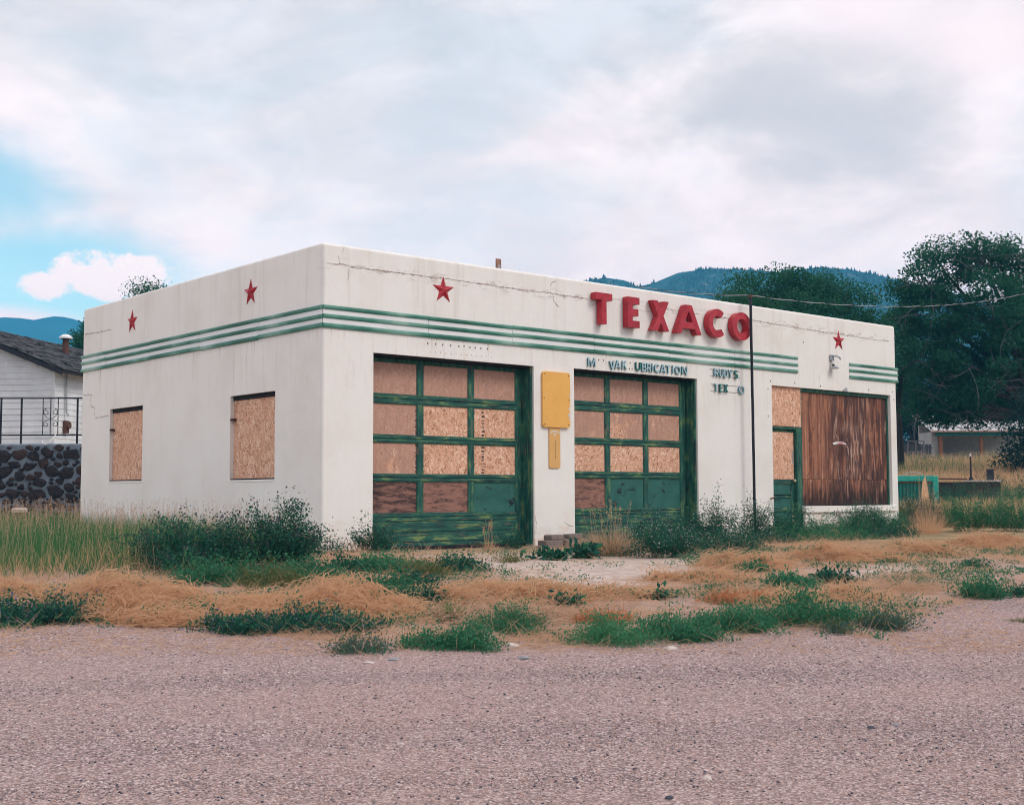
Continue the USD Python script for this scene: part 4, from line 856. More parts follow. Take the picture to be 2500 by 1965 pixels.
def heap(name, label, x, y, w, h, n, depth=0.62, mat='straw', length=0.27, group='heaps of dead dry weeds', rot=0.0, width=0.012):
    "dead weeds lying in a mound: bowed strands laid over a low hump"
    rg = np.random.default_rng(int(abs(x * 331 + y * 771) * 10) + 11); h *= 0.78; w *= 1.12; n = int(n * 0.85)
    t = thing(name, label, 'dry weeds', (x, y, float(gz(x, y)) - 0.01), math.degrees(-YAW) + rot, group)
    def hump(px, py):
        q = (2 * px / w) ** 2 + (2 * py / (w * depth)) ** 2
        lump = 0.02 + 1.9 * meshkit.fbm(np.stack([px * 4.2 + x * 7, py * 5.2, np.zeros_like(px)], -1), 3)
        return h * np.clip(1 - q, 0, 1) ** 0.7 * lump
    cut = 0.40 if x < -3 else 0.47                                # heaps on the right are thinner and patchier
    if h > 0.11 and mat == 'straw':                              # the packed inside of the heap
        q = 40; gx_, gy_ = np.meshgrid(np.linspace(-1, 1, q), np.linspace(-1, 1, q), indexing='ij')
        gx_, gy_ = gx_ * w / 2 * 0.98, gy_ * w * depth / 2 * 0.98
        gzz = hump(gx_, gy_) * 0.42 * sstep(cut - 0.04, cut + 0.06, meshkit.fbm(np.stack([gx_ * 3.4 + x, gy_ * 5.0 + y, np.zeros_like(gx_)], -1), 3)) * (0.7 + 0.6 * meshkit.noise(np.stack([gx_ * 22, gy_ * 22, np.full_like(gx_, x)], -1))) - 0.012
        ii = np.arange(q * q).reshape(q, q); ff = np.stack([ii[:-1, :-1], ii[1:, :-1], ii[1:, 1:], ii[:-1, 1:]], -1).reshape(-1, 4)
        put('packed_straw', (np.stack([gx_, gy_, gzz], -1).reshape(-1, 3), np.vstack([ff[:, [0, 1, 2]], ff[:, [0, 2, 3]]])), 'straw_core', t, smooth=True)
    r = np.sqrt(rg.random(n)) * 1.15 + (rg.random(n) < 0.08) * rg.random(n) * 0.35; a = rg.random(n) * 2 * np.pi
    px, py = r * np.cos(a) * w / 2, r * np.sin(a) * w * depth / 2
    flow = rg.normal(size=n) * 1.1 + (meshkit.noise(np.stack([px * 2.5, py * 2.5, np.full(n, x)], -1)) - 0.5) * 5
    L = length * (0.35 + 0.9 * rg.random(n))
    dx, dy = np.cos(flow) * L, np.sin(flow) * L * 0.8
    lift = hump(px, py) * (0.2 + 0.95 * rg.random(n)); lift2 = hump(px + dx, py + dy) * (0.2 + 0.95 * rg.random(n))
    hole = meshkit.fbm(np.stack([px * 3.4 + x, py * 5.0 + y, np.zeros_like(px)], -1), 3); cut = 0.40 if x < -3 else 0.47; keep = (hole > cut - 0.25 * (rg.random(n) < 0.2)) | (rg.random(n) < 0.10)
    px, py, flow, L, dx, dy, lift, lift2 = (q[keep] for q in (px, py, flow, L, dx, dy, lift, lift2)); n = len(px)
    wild = rg.random(n) < 0.16
    base = np.stack([px, py, lift], 1); tip = np.stack([px + dx, py + dy, lift2 + wild * rg.random(n) * 0.14 + 0.01], 1)
    put('strands', blades(base, tip, width, rg, 0.24, 4), mat, t, kind='stuff')
    # springy sprays that stand out of the heap
    if h > 0.07:
        nt, per = n // 16, 11
        r = np.sqrt(rg.random(nt)) * 1.02; a = rg.random(nt) * 2 * np.pi; tx, ty = r * np.cos(a) * w / 2, r * np.sin(a) * w * depth / 2
        hole = meshkit.fbm(np.stack([tx * 3.4 + x, ty * 5.0 + y, np.zeros_like(tx)], -1), 3) > cut - 0.02; tx, ty = tx[hole], ty[hole]; nt = len(tx)
        c0 = np.repeat(np.stack([tx, ty, hump(tx, ty) * 0.55], 1), per, 0); m_ = nt * per
        main = np.repeat(rg.random(nt) * 2 * np.pi, per) + rg.normal(size=m_) * 0.7; ln = (0.07 + 0.13 * rg.random(m_)) * np.repeat(0.7 + 0.6 * rg.random(nt), per)
        tp = c0 + np.stack([np.cos(main) * ln, np.sin(main) * ln, ln * (0.25 + 0.5 * rg.random(m_))], 1)
        put('sprays', blades(c0, tp, 0.0115, rg, 0.18, 3, 0.35), mat, t, kind='stuff')
        u = rg.random((m_, 1)) * 0.6 + 0.4; put('chaff', leaf_mesh(c0 * (1 - u) + tp * u, 0.040 * (0.5 + rg.random(m_)), rg, 0.2, 0.3), mat, t, kind='stuff')
    nb = n // 2; k = rg.integers(0, n, nb); u = rg.random((nb, 1))
    c = base[k] * (1 - u) + tip[k] * u + rg.normal(size=(nb, 3)) * 0.012
    ns = 26; k2 = rg.integers(0, n, ns); sp = np.repeat(base[k2] * [1, 1, 0.9], 22, 0) + rg.normal(size=(ns * 22, 3)) * [0.05, 0.04, 0.02] + [0, 0, 0.02]
    if mat == 'straw' and h > 0.07: put('green_sprig', leaf_mesh(sp, 0.03 * (0.6 + 0.8 * rg.random(len(sp))), rg, 0.6, 0.42), 'leaf_green', t, kind='stuff')
    put('twigs', leaf_mesh(c, 0.05 * (0.5 + rg.random(nb)), rg, 0.1, 0.16), mat, t, kind='stuff')
    return t

# dry litter over the weedy ground, one uncountable mat
def litter():
    rg = np.random.default_rng(3)
    n = 130000
    d = 9.8 + 12 * rg.random(n) ** 1.15; l = (rg.random(n) * 2 - 1) * d * 0.43; x, y = xy(d, l)
    dens = np.maximum(litter_at(x, y), 0.16 * (d > 10.3)) * (1 - 0.80 * slab_at(x, y)) * np.clip((meshkit.fbm(pts3(x, y, 1.5, 4.0), 4) - 0.33) * 4.2, 0.05, 1)
    inside = (x > -0.1) & (x < 15.4) & (y > -0.1)
    keep = (rg.random(n) < dens) & ~inside
    x, y = x[keep], y[keep]; n = len(x); L = 0.05 + 0.17 * rg.random(n); a = rg.random(n) * 2 * np.pi
    z = gz(x, y); base = np.stack([x, y, z + 0.004], 1)
    up = (rg.random(n) < 0.30) * rg.random(n) * 0.9
    tip = base + np.stack([np.cos(a) * L, np.sin(a) * L, 0.012 + up * L], 1)
    tip[:, 2] = np.maximum(tip[:, 2], gz(tip[:, 0], tip[:, 1]) + 0.006)
    pale = rg.random(n) < 0.62
    put('dry_litter', blades(base[pale], tip[pale], 0.0055, rg, 0.12, 2), 'straw_pale', label='thin mat of pale dead grass bits over the ground', cat='dead grass', kind='stuff')
    put('dry_litter', blades(base[~pale], tip[~pale], 0.0055, rg, 0.12, 2), 'straw', label='yellow straw bits strewn between the weeds', cat='straw', kind='stuff')
    # seedling weeds low on the ground
    n = 11000; d = 10.3 + 8.5 * rg.random(n); l = (rg.random(n) * 2 - 1) * d * 0.43; x, y = xy(d, l)
    dens = litter_at(x, y) * (1 - 0.8 * slab_at(x, y)) * np.clip((meshkit.fbm(pts3(x, y, 1.1, 9.0), 4) - 0.43) * 7, 0, 1)
    keep = (rg.random(n) < dens) & ~((x > -0.1) & (y > -0.1)); x, y = x[keep], y[keep]; n = len(x)
    c = np.repeat(np.stack([x, y, gz(x, y)], 1), 9, 0) + rg.normal(size=(n * 9, 3)) * [0.035, 0.035, 0.0] + np.array([0, 0, 1.0]) * rg.random((n * 9, 1)) * 0.05
    put('seedlings', leaf_mesh(c, 0.036, rg, 0.5, 0.4), 'leaf_green', label='sparse small green seedlings in the dead grass', cat='seedlings', kind='stuff')
litter()

# tall grass along the left side
def field():
    rg = np.random.default_rng(5)
    n = 62000
    d = 14.5 + 18.5 * rg.random(n) ** 1.2; l = -d * 0.45 + (d * 0.45) * rg.random(n); x, y = xy(d, l)
    front = np.interp(l / d, [-0.45, -0.30, -0.24, -0.2], [15.0, 15.4, 16.0, 17.0])
    keep = (x < -0.12 + 99 * (y > 9.1)) & ((l / d < -0.178) | (y > 0.3)) & (d > front + rg.normal(size=n) * 0.35) & (d < 33.4) & ~((y > -0.1) & (x > -0.1) & (y < 9.1))
    x, y, d = x[keep], y[keep], d[keep]; n = len(x)
    base = np.stack([x, y, gz(x, y) - 0.01], 1)
    h = (0.26 + 0.30 * rg.random(n)) * (0.75 + 0.6 * meshkit.fbm(pts3(x, y, 0.9, 3.0), 3)) * np.where(d < 16.5, 0.8, 1.0)
    tip = base + np.stack([rg.normal(size=n) * 0.10, rg.normal(size=n) * 0.10, h], 1)
    dry = rg.random(n) < np.clip(-0.08 + 0.8 * (meshkit.fbm(pts3(x, y, 0.7, 8.0), 3) - 0.35) + 0.25 * (d < 15.8), 0.05, 0.9)
    put('tall_grass', blades(base[~dry], tip[~dry], 0.007, rg, 0.1, 3, 0.08), 'grass_green', label='tall green grass along the side wall', cat='grass', kind='stuff')
    put('tall_grass', blades(base[dry], tip[dry], 0.006, rg, 0.1, 3, 0.08), 'straw', label='dry yellow stems among the tall grass by the side wall', cat='dry grass', kind='stuff')
    k = rg.random(n) < 0.055; b = base[k]; m_ = len(b)
    tip = b + np.stack([rg.normal(size=m_) * 0.07, rg.normal(size=m_) * 0.07, 0.52 + 0.30 * rg.random(m_)], 1)
    v1 = blades(b, tip, 0.0045, rg, 0.05, 3)
    u = 0.75 + 0.25 * rg.random((m_, 8, 1)); c = (b[:, None] * (1 - u) + tip[:, None] * u).reshape(-1, 3)
    mb = MB().add(*v1).add(*leaf_mesh(c, 0.024, rg, 1.5, 0.3))
    put('grass_heads', mb, 'straw_pale', label='pale seed heads rising above the tall grass', cat='grass', kind='stuff')
field()

LB = 0.030
bush('shrub', 'dark bushy shrub with brownish tips left of the tallest shrub by the building corner', 'shrub', -2.95, -1.75, 1.45, 0.66, 0.034, 'leaf_dark', 110, 75, 0.7, bloom='bud_brown', n_bloom=900, bloom_size=0.024)
bush('shrub', 'tallest dark shrub reaching up the wall at the building corner', 'shrub', -2.0, -2.3, 1.02, 0.88, 0.034, 'leaf_dark', 85, 85, 0.8, bloom='bud_brown', n_bloom=700, bloom_size=0.026, upright=0.4)
bush('shrub', 'spiky top shoots between the two dark shrubs on the left', 'shrub', -2.45, -1.85, 0.62, 0.80, 0.03, 'leaf_dark', 30, 60, 0.7, bloom='bud_brown', n_bloom=260, bloom_size=0.024)
bush('weed', 'low green weeds in front of the left dark shrub', 'weed', -3.30, -3.05, 0.92, 0.40, 0.03, 'leaf_green', 70, 60, 0.6)
bush('weed', 'low green weeds under the tallest dark shrub', 'weed', -2.42, -3.35, 1.05, 0.34, 0.028, 'leaf_green', 80, 60, 0.6, bloom='bloom_white', n_bloom=60, bloom_size=0.014)
bush('weed', 'yellowish green grassy weed in front of the tallest dark shrub', 'weed', -2.95, -3.65, 0.8, 0.26, 0.03, 'leaf_olive', 60, 40, 0.6)
bush('weed', 'dark leafy weed left of the left garage door beside the corner', 'weed', -1.75, -3.15, 0.6, 0.27, 0.04, 'leaf_dark', 40, 45, 0.7)
bush('weed', 'blue flowered dark weed patch at the left frame edge', 'flowering weed', -5.66, -4.15, 0.95, 0.30, 0.032, 'leaf_dark', 85, 65, 0.75, bloom='bloom_mauve', n_bloom=260, bloom_size=0.02)
bush('weed', 'blue flowered dark weed patch under the middle straw heap', 'flowering weed', -4.15, -6.08, 1.22, 0.25, 0.03, 'leaf_dark', 110, 60, 0.5, bloom='bloom_mauve', n_bloom=200, bloom_size=0.018)
bush('weed', 'small green weed growing out of the left straw heap', 'weed', -4.52, -4.75, 0.5, 0.16, 0.03, 'leaf_green', 36, 45, 0.6, bloom='bloom_mauve', n_bloom=30, bloom_size=0.016)
bush('thistle', 'grey green feathery weed on the gravel at the edge, left of the others', 'weed', -4.24, -7.36, 0.36, 0.22, 0.026, 'leaf_grey', 32, 48, 0.8, up=0.9, ratio=0.28)
bush('shrub', 'straggly dark shrub against the left garage door', 'shrub', 0.42, -0.75, 0.82, 0.52, 0.03, 'leaf_dark', 45, 50, 0.5, bloom='bud_brown', n_bloom=180, bloom_size=0.022, upright=0.4)
bush('weed', 'brown twiggy weed against the wall left of the garage door', 'weed', -0.25, -0.6, 0.55, 0.36, 0.024, 'leaf_dark', 20, 26, 0.5, bloom='bud_brown', n_bloom=120, bloom_size=0.024)
bush('weed', 'green weeds sprawling towards the drive below the corner of the building', 'weed', -1.25, -3.35, 0.95, 0.26, 0.034, 'leaf_green', 70, 52, 0.6)
bush('weed', 'tangled green weeds between two straw heaps', 'weed', -2.35, -4.95, 0.62, 0.34, 0.03, 'leaf_green', 60, 55, 0.8)
bush('weed', 'dark green weed at the left end of the middle straw', 'weed', -1.95, -5.0, 0.45, 0.26, 0.036, 'leaf_dark', 34, 45, 0.8)
bush('weed', 'dark yellow flowered weed on the edge of the pale drive', 'weed', -0.55, -3.95, 0.56, 0.22, 0.034, 'leaf_dark', 44, 50, 0.7, bloom='leaf_olive', n_bloom=60, bloom_size=0.018)
bush('weed', 'dry olive weed among the sprawling weeds left of the drive', 'weed', -1.15, -4.1, 0.6, 0.24, 0.03, 'leaf_olive', 44, 40, 0.7)
bush('weed', 'small dark weed over the straw left of the grass tuft', 'weed', -2.40, -5.72, 0.26, 0.20, 0.036, 'leaf_dark', 22, 40, 0.8)
tuft('grass_tuft', 'green grass tuft with dry tips in the straw at mid ground', -2.78, -6.70, 0.26, 0.26, 260, 'grass_green', 0.005, 1.1, second='straw')
bush('weed', 'round grey green bush in mid ground below the pale drive', 'weed', -2.66, -7.40, 0.54, 0.25, 0.022, 'leaf_green', 70, 55, 0.8, up=0.7, ratio=0.4)
bush('weed', 'small green bush on the gravel edge, left of a larger one', 'weed', -3.76, -7.50, 0.30, 0.17, 0.024, 'leaf_green', 32, 44, 0.8, up=0.6)
bush('weed', 'compact bright green bush on the gravel edge at centre', 'weed', -3.51, -7.77, 0.46, 0.22, 0.026, 'leaf_green', 60, 60, 0.8, up=0.7, ratio=0.4)
bush('dock', 'broad leaved dark plant on the drive in front of the concrete blocks', 'plant', 1.17, -3.65, 0.52, 0.17, 0.085, 'leaf_dark', 26, 8, 0.7, up=0.5, ratio=0.42, jitter=0.03)
bush('dock', 'low broad leaved plant beside the dry grass clump', 'plant', 1.85, -3.65, 0.34, 0.25, 0.10, 'leaf_dark', 20, 8, 0.8, up=0.4, ratio=0.5, jitter=0.03)
bush('weed', 'small yellow green weed on the pale drive', 'weed', 0.54, -3.68, 0.30, 0.14, 0.022, 'leaf_olive', 26, 34, 0.7, up=0.8)
bush('dock', 'leafy dark weed in the litter at the middle of the ground', 'plant', -1.40, -6.78, 0.26, 0.12, 0.05, 'leaf_dark', 16, 12, 0.7, ratio=0.45)
bush('dock', 'single leafy dark weed right of the pale drive', 'plant', -0.43, -7.13, 0.20, 0.10, 0.055, 'leaf_dark', 13, 9, 0.7, ratio=0.5)
tuft('grass_clump', 'big dry grass clump with tall stems before the right garage door', 2.58, -3.42, 1.0, 0.52, 900, 'straw_pale', 0.006, 1.1, second='leaf_olive', heads=26)
bush('shrub', 'small white flowered bush right of the dry grass clump', 'shrub', 2.62, -4.35, 1.02, 0.46, 0.026, 'leaf_dark', 95, 55, 0.7, bloom='bloom_white', n_bloom=300, bloom_size=0.017)
bush('shrub', 'wider white flowered bush in front of the right garage door', 'shrub', 4.05, -2.95, 1.25, 0.52, 0.028, 'leaf_dark', 110, 55, 0.7, bloom='bloom_white', n_bloom=300, bloom_size=0.017)
bush('weed', 'green bush at the front of the long bush row on the gravel edge', 'weed', -2.40, -8.45, 0.62, 0.28, 0.024, 'leaf_bright', 70, 60, 0.8, up=0.7, ratio=0.4, bloom='leaf_olive', n_bloom=40, bloom_size=0.014)
bush('weed', 'dark upright weed at the left garage door', 'weed', 3.35, -0.45, 0.30, 0.52, 0.036, 'leaf_dark', 14, 34, 0.6, upright=0.6)
tuft('dry_weed', 'dry pinkish grass stand before the left garage door', 2.5, -0.85, 0.34, 0.34, 60, 'straw_pale', 0.006, 0.8, cat='dry weeds', heads=14)
bush('shrub', 'dark green shrub at the right jamb of the right garage door', 'shrub', 6.35, -1.7, 1.05, 0.66, 0.03, 'leaf_dark', 70, 60, 0.7, bloom='bud_brown', n_bloom=160)
bush('shrub', 'tall thin shoots of dark shrub left of the mast', 'shrub', 7.0, -1.6, 0.85, 0.88, 0.03, 'leaf_dark', 40, 60, 0.6, upright=0.5)
bush('shrub', 'dark shrub climbing round the foot of the mast', 'shrub', 8.3, -1.4, 0.85, 0.88, 0.03, 'leaf_dark', 45, 66, 0.6, upright=0.5, bloom='bloom_white', n_bloom=70, bloom_size=0.016)
bush('shrub', 'leafy shrub before the foot of the office door', 'shrub', 8.95, -1.7, 1.0, 0.66, 0.03, 'leaf_dark', 60, 60, 0.7)
bush('weed', 'green weeds below the office door', 'weed', 9.6, -1.5, 1.05, 0.54, 0.03, 'leaf_green', 66, 52, 0.7)
bush('weed', 'mixed weeds below the left part of the shop window', 'weed', 10.45, -1.5, 1.15, 0.60, 0.03, 'leaf_green', 70, 52, 0.7, bloom='straw', n_bloom=200, bloom_size=0.02)
bush('shrub', 'round dark shrub under the middle of the shop window', 'shrub', 11.55, -1.4, 1.1, 0.68, 0.03, 'leaf_dark', 85, 62, 0.8)
bush('shrub', 'greener shrub under the right end of the shop window', 'shrub', 12.45, -1.4, 1.05, 0.66, 0.03, 'leaf_green', 66, 60, 0.8)
bush('weed', 'low dark weeds in front of the mast and the straw', 'weed', 6.5, -2.9, 1.35, 0.44, 0.03, 'leaf_dark', 80, 55, 0.6)
bush('weed', 'low green weeds in front of the office', 'weed', 7.8, -2.8, 1.25, 0.44, 0.03, 'leaf_green', 76, 52, 0.6, bloom='straw', n_bloom=120, bloom_size=0.02)
bush('weed', 'low green weeds in front of the shop window', 'weed', 9.1, -2.7, 1.2, 0.42, 0.03, 'leaf_green', 70, 52, 0.6)
bush('weed', 'white flecked weeds between the white flowered bushes and the straw', 'weed', 4.3, -4.0, 1.2, 0.38, 0.028, 'leaf_dark', 80, 50, 0.6, bloom='bloom_white', n_bloom=140, bloom_size=0.016)
bush('weed', 'low weeds trailing right below the shop window', 'weed', 10.5, -2.6, 1.15, 0.46, 0.03, 'leaf_dark', 70, 50, 0.6)
tuft('grass_clump', 'leaning dry grass at the right corner of the building', 13.45, -1.75, 1.05, 0.66, 260, 'straw', 0.007, 1.0, heads=16)
tuft('grass_clump', 'tall dry grass behind the leaning grass at the right corner', 14.6, -1.0, 0.9, 0.8, 240, 'straw_pale', 0.007, 0.9, heads=22)
bush('shrub', 'bright green shrub right of the building, nearer its corner', 'shrub', 15.3, -1.55, 1.15, 0.84, 0.034, 'leaf_green', 80, 60, 0.8)
bush('shrub', 'bright green shrub right of the building, second from its corner', 'shrub', 16.0, -2.15, 1.15, 0.80, 0.034, 'leaf_green', 78, 60, 0.8, bloom='straw', n_bloom=80)
bush('shrub', 'green shrub at the right frame edge', 'shrub', 15.9, -3.25, 1.05, 0.72, 0.034, 'leaf_dark', 70, 60, 0.8, bloom='bud_brown', n_bloom=80)
for k, (d, px, w, h, lab) in enumerate(((36.0, 2330, 1.6, 1.45, 'mauve grey weeds left of the barrel'), (37.5, 2420, 1.8, 1.55, 'mauve grey weeds under the barrel'), (35.0, 2490, 1.6, 1.4, 'mauve grey weeds at the right edge under the far grass'), (30.0, 2240, 1.2, 0.9, 'mauve grey weeds under the green metal bin'))):
    X, Y = xy(d, (px - 1250) / 3115.8 * d)
    bush('weed', lab, 'tall weeds', X, Y, w, h, 0.036, 'leaf_grey' if k % 2 else 'leaf_dark', 80, 50, 0.8, bloom='bud_brown', n_bloom=500, bloom_size=0.03)
for k, (d, px, lab) in enumerate(((39.8, 2318, 'low dark weeds growing against the left of the low ledge'), (39.6, 2405, 'low dark weeds growing against the right of the low ledge'))):
    X, Y = xy(d, (px - 1250) / 3115.8 * d); bush('weed', lab, 'tall weeds', X, Y, 1.5, 0.92, 0.04, 'leaf_dark', 90, 50, 0.6, bloom='bud_brown', n_bloom=300, bloom_size=0.03)
bush('weed', 'long green bush row on the gravel edge, left half', 'weed', -1.15, -8.72, 0.70, 0.27, 0.026, 'leaf_green', 90, 62, 0.7, up=0.6, ratio=0.4)
bush('weed', 'long green bush row on the gravel edge, right half with the tallest shoots', 'weed', -0.42, -9.0, 0.92, 0.34, 0.026, 'leaf_green', 110, 62, 0.7, up=0.6, ratio=0.4)
bush('weed', 'green bush joining the front of the row to its left half', 'weed', -1.85, -8.72, 0.62, 0.25, 0.026, 'leaf_green', 80, 58, 0.7, up=0.6, ratio=0.4)
bush('weed', 'leafy green weed in the straw above the long bush row', 'weed', 1.35, -7.42, 0.46, 0.19, 0.045, 'leaf_green', 40, 30, 0.7)
bush('weed', 'leafy dark weed right of the one above the long bush row', 'weed', 1.85, -7.62, 0.34, 0.22, 0.045, 'leaf_dark', 30, 30, 0.7)
bush('weed', 'small green weed in front of the right straw heap', 'weed', 1.95, -6.43, 0.29, 0.15, 0.036, 'leaf_green', 24, 34, 0.7)
bush('weed', 'thin grey green weed at the right end of the bush row', 'weed', -0.15, -9.62, 0.42, 0.27, 0.024, 'leaf_grey', 40, 46, 0.7, up=0.8)
bush('weed', 'small thin weed in front of the right end of the bush row', 'weed', -0.67, -9.42, 0.19, 0.15, 0.022, 'leaf_grey', 20, 40, 0.8, up=0.8)
bush('weed', 'upright dark green bush alone on the right', 'weed', 1.97, -9.32, 0.42, 0.32, 0.03, 'leaf_green', 44, 60, 0.8, up=0.9, ratio=0.35)
bush('weed', 'small dark green weed at the right frame edge', 'weed', 2.36, -9.55, 0.24, 0.15, 0.03, 'leaf_dark', 22, 40, 0.8)
tuft('grass_clump', 'pale dry grass patch right of the leafy weeds', 1.9, -8.5, 0.75, 0.20, 420, 'straw_pale', 0.004, 1.2)
tuft('grass_clump', 'pale dry grass patch beyond the leafy weeds', 2.7, -8.0, 0.6, 0.17, 300, 'straw_pale', 0.004, 1.2)
bush('weed', 'tiny dark weed at the back right of the ground', 'weed', 4.29, -7.93, 0.32, 0.10, 0.034, 'leaf_dark', 18, 30, 0.8)
tuft('grass_tuft', 'small olive grass tuft on the right gravel', 0.94, -10.26, 0.2, 0.07, 120, 'leaf_olive', 0.004, 1.2)

heap('straw_heap', 'golden straw heap on the left, beside the blue flowered weeds', -4.78, -3.95, 1.65, 0.34, 5200, 0.75)
heap('straw_heap', 'low straw at the left frame edge', -5.35, -2.6, 0.9, 0.22, 1700)
heap('straw_heap', 'largest golden straw heap at left centre', -3.45, -5.45, 1.9, 0.33, 6500, 0.62)
heap('straw_heap', 'straw spill below the left straw heap', -4.72, -4.95, 1.1, 0.12, 2300, 0.45)
heap('straw_heap', 'flat straw heap at the front of the pale drive', -1.55, -5.95, 1.65, 0.17, 4200, 0.5)
heap('straw_heap', 'flat straw tail at the right of the drive heap', -0.75, -6.6, 1.1, 0.10, 1900, 0.45)
heap('straw_heap', 'straw heap in front of the white flowered bushes', 2.30, -6.0, 0.95, 0.22, 2300)
heap('straw_heap', 'straw heap in front of the office, widest on the right', 3.85, -6.3, 1.25, 0.22, 2900, 0.5)
heap('straw_heap', 'straw heap before the right corner of the building', 5.25, -6.55, 0.95, 0.25, 2200)
heap('straw_heap', 'straw heap at the right frame edge', 7.6, -6.4, 1.4, 0.25, 2900, 0.5)
heap('straw_heap', 'thin straw between the drive and the front straw heaps', 0.95, -6.45, 0.95, 0.12, 1700, 0.5)
heap('straw_heap', 'thin straw spread above the long bush row', 0.35, -8.0, 0.95, 0.12, 1900, 0.6)
heap('straw_heap', 'thin straw spread right of the leafy weeds', 1.0, -8.35, 0.8, 0.12, 1500, 0.6)
heap('straw_heap', 'straw spread behind the grass tuft', -2.35, -6.9, 1.3, 0.09, 2200, 0.6, 'straw_pale')
heap('straw_heap', 'rust brown patch of dead weeds above the long bush row', 0.02, -7.75, 0.66, 0.12, 2400, 0.6, 'straw_rust', 0.10)
heap('straw_heap', 'rust brown patch of dead weeds left of the bush row', -1.75, -7.7, 0.45, 0.09, 1100, 0.6, 'straw_rust', 0.09)
heap('straw_heap', 'long pale stalks lying beside the round grey green bush', -2.15, -7.95, 0.6, 0.05, 60, 0.5, 'straw_pale', 0.5, width=0.006)
heap('straw_heap', 'long pale stalks lying under the bush row', -0.75, -9.25, 0.7, 0.06, 60, 0.4, 'straw_pale', 0.45, width=0.006)
heap('straw_heap', 'dead stalks leaning out of the largest straw heap', -3.75, -6.25, 0.3, 0.22, 120, 0.7, 'straw', 0.3, width=0.007)

# concrete blocks and slabs at the foot of the pier
for x, y, z, sx, sy, sz, rz, lab in ((4.18, -0.42, 0.0, 0.42, 0.20, 0.115, 4, 'left lower concrete block at the foot of the pier'), (4.68, -0.46, 0.0, 0.50, 0.20, 0.12, -3, 'right lower concrete block at the foot of the pier'),
                                     (4.30, -0.38, 0.117, 0.34, 0.18, 0.085, 7, 'left upper concrete block stacked at the pier'), (4.70, -0.40, 0.122, 0.30, 0.19, 0.09, -5, 'right upper concrete block stacked at the pier'), (3.98, -0.58, -0.02, 0.40, 0.24, 0.055, 10, 'thin broken slab lying left of the concrete blocks')):
    t = thing('concrete_block', lab, 'concrete block', (x, y, float(gz(x, y)) + z), rz)
    mb = MB().box((-sx / 2, -sy / 2, 0), (sx / 2, sy / 2, sz), 0.014); v, f = mb.mesh(); v = v + (meshkit.noise(v * 9 + x * 10)[:, None] - 0.5) * 0.012
    put('block', (v, f), 'concrete_block', t)
t = thing('timber_beam', 'dark timber beam lying low before the right garage door', 'beam', (8.0, -0.5, 0.13), 2); put('beam', MB().box((-0.75, -0.08, 0), (0.4, 0.08, 0.10), 0.01).box((-0.6, -0.06, -0.2), (-0.5, 0.06, 0.0)), 'dark_gap', t)

# ------------------------------------------------------------------ house, stone wall and railing on the left
def view(px_, d): return (px_ - 1250) / 3115.8 * d          # metres to the right of the view's axis
def stones_mat():
    m = Mat('lava_stone'); p = m.pos(); r = m.node('object_info') + '.random'
    n = m.noise(p, 9.0, 5.0, 0.65)
    c = m.ramp(n, [(0.3, (0.008, 0.008, 0.014)), (0.55, (0.022, 0.019, 0.024)), (0.75, (0.075, 0.045, 0.04))])
    c = m.mix(m.range(r, 0.55, 1.0, 0.0, 0.6), c, (0.055, 0.028, 0.024))
    m.done(c, 0.85, m.bump(m.noise(p, 25.0, 4.0), 0.6, 0.02), 0.0, 0.3)
stones_mat()
plain('mortar', (0.15, 0.185, 0.23), 0.95, 0.35, 7.0, 0.7, local=False); plain('dry_earth', (0.50, 0.30, 0.19), 0.95, 0.2, 8.0, 0.4, local=False)
plain('white_siding', (0.66, 0.68, 0.71), 0.6, 0.14, 1.6, 0.1, local=False); plain('stained_wall', (0.34, 0.31, 0.27), 0.8, 0.2, 4.0)
def shingles():
    m = Mat('shingles'); g = m.node('geometry'); p = m.pos()
    c = m.ramp(g + '.random_per_island', [(0, (0.07, 0.073, 0.082)), (0.3, (0.22, 0.222, 0.23)), (0.6, (0.38, 0.38, 0.39)), (1, (0.66, 0.65, 0.65))])
    m.done(c, 0.9, m.bump(m.noise(p, 40.0, 4.0), 0.5, 0.01))
shingles()
DW = 33.6
rw = thing('retaining_wall', 'dark lava stone retaining wall with grey mortar under the iron railing', 'stone wall', (*xy(DW, -13.0), 0.0), math.degrees(-YAW))
put('core', MB().box((-4.5, 0.0, -0.3), (6.2, 0.45, 2.21), 0.04), 'mortar', rw)
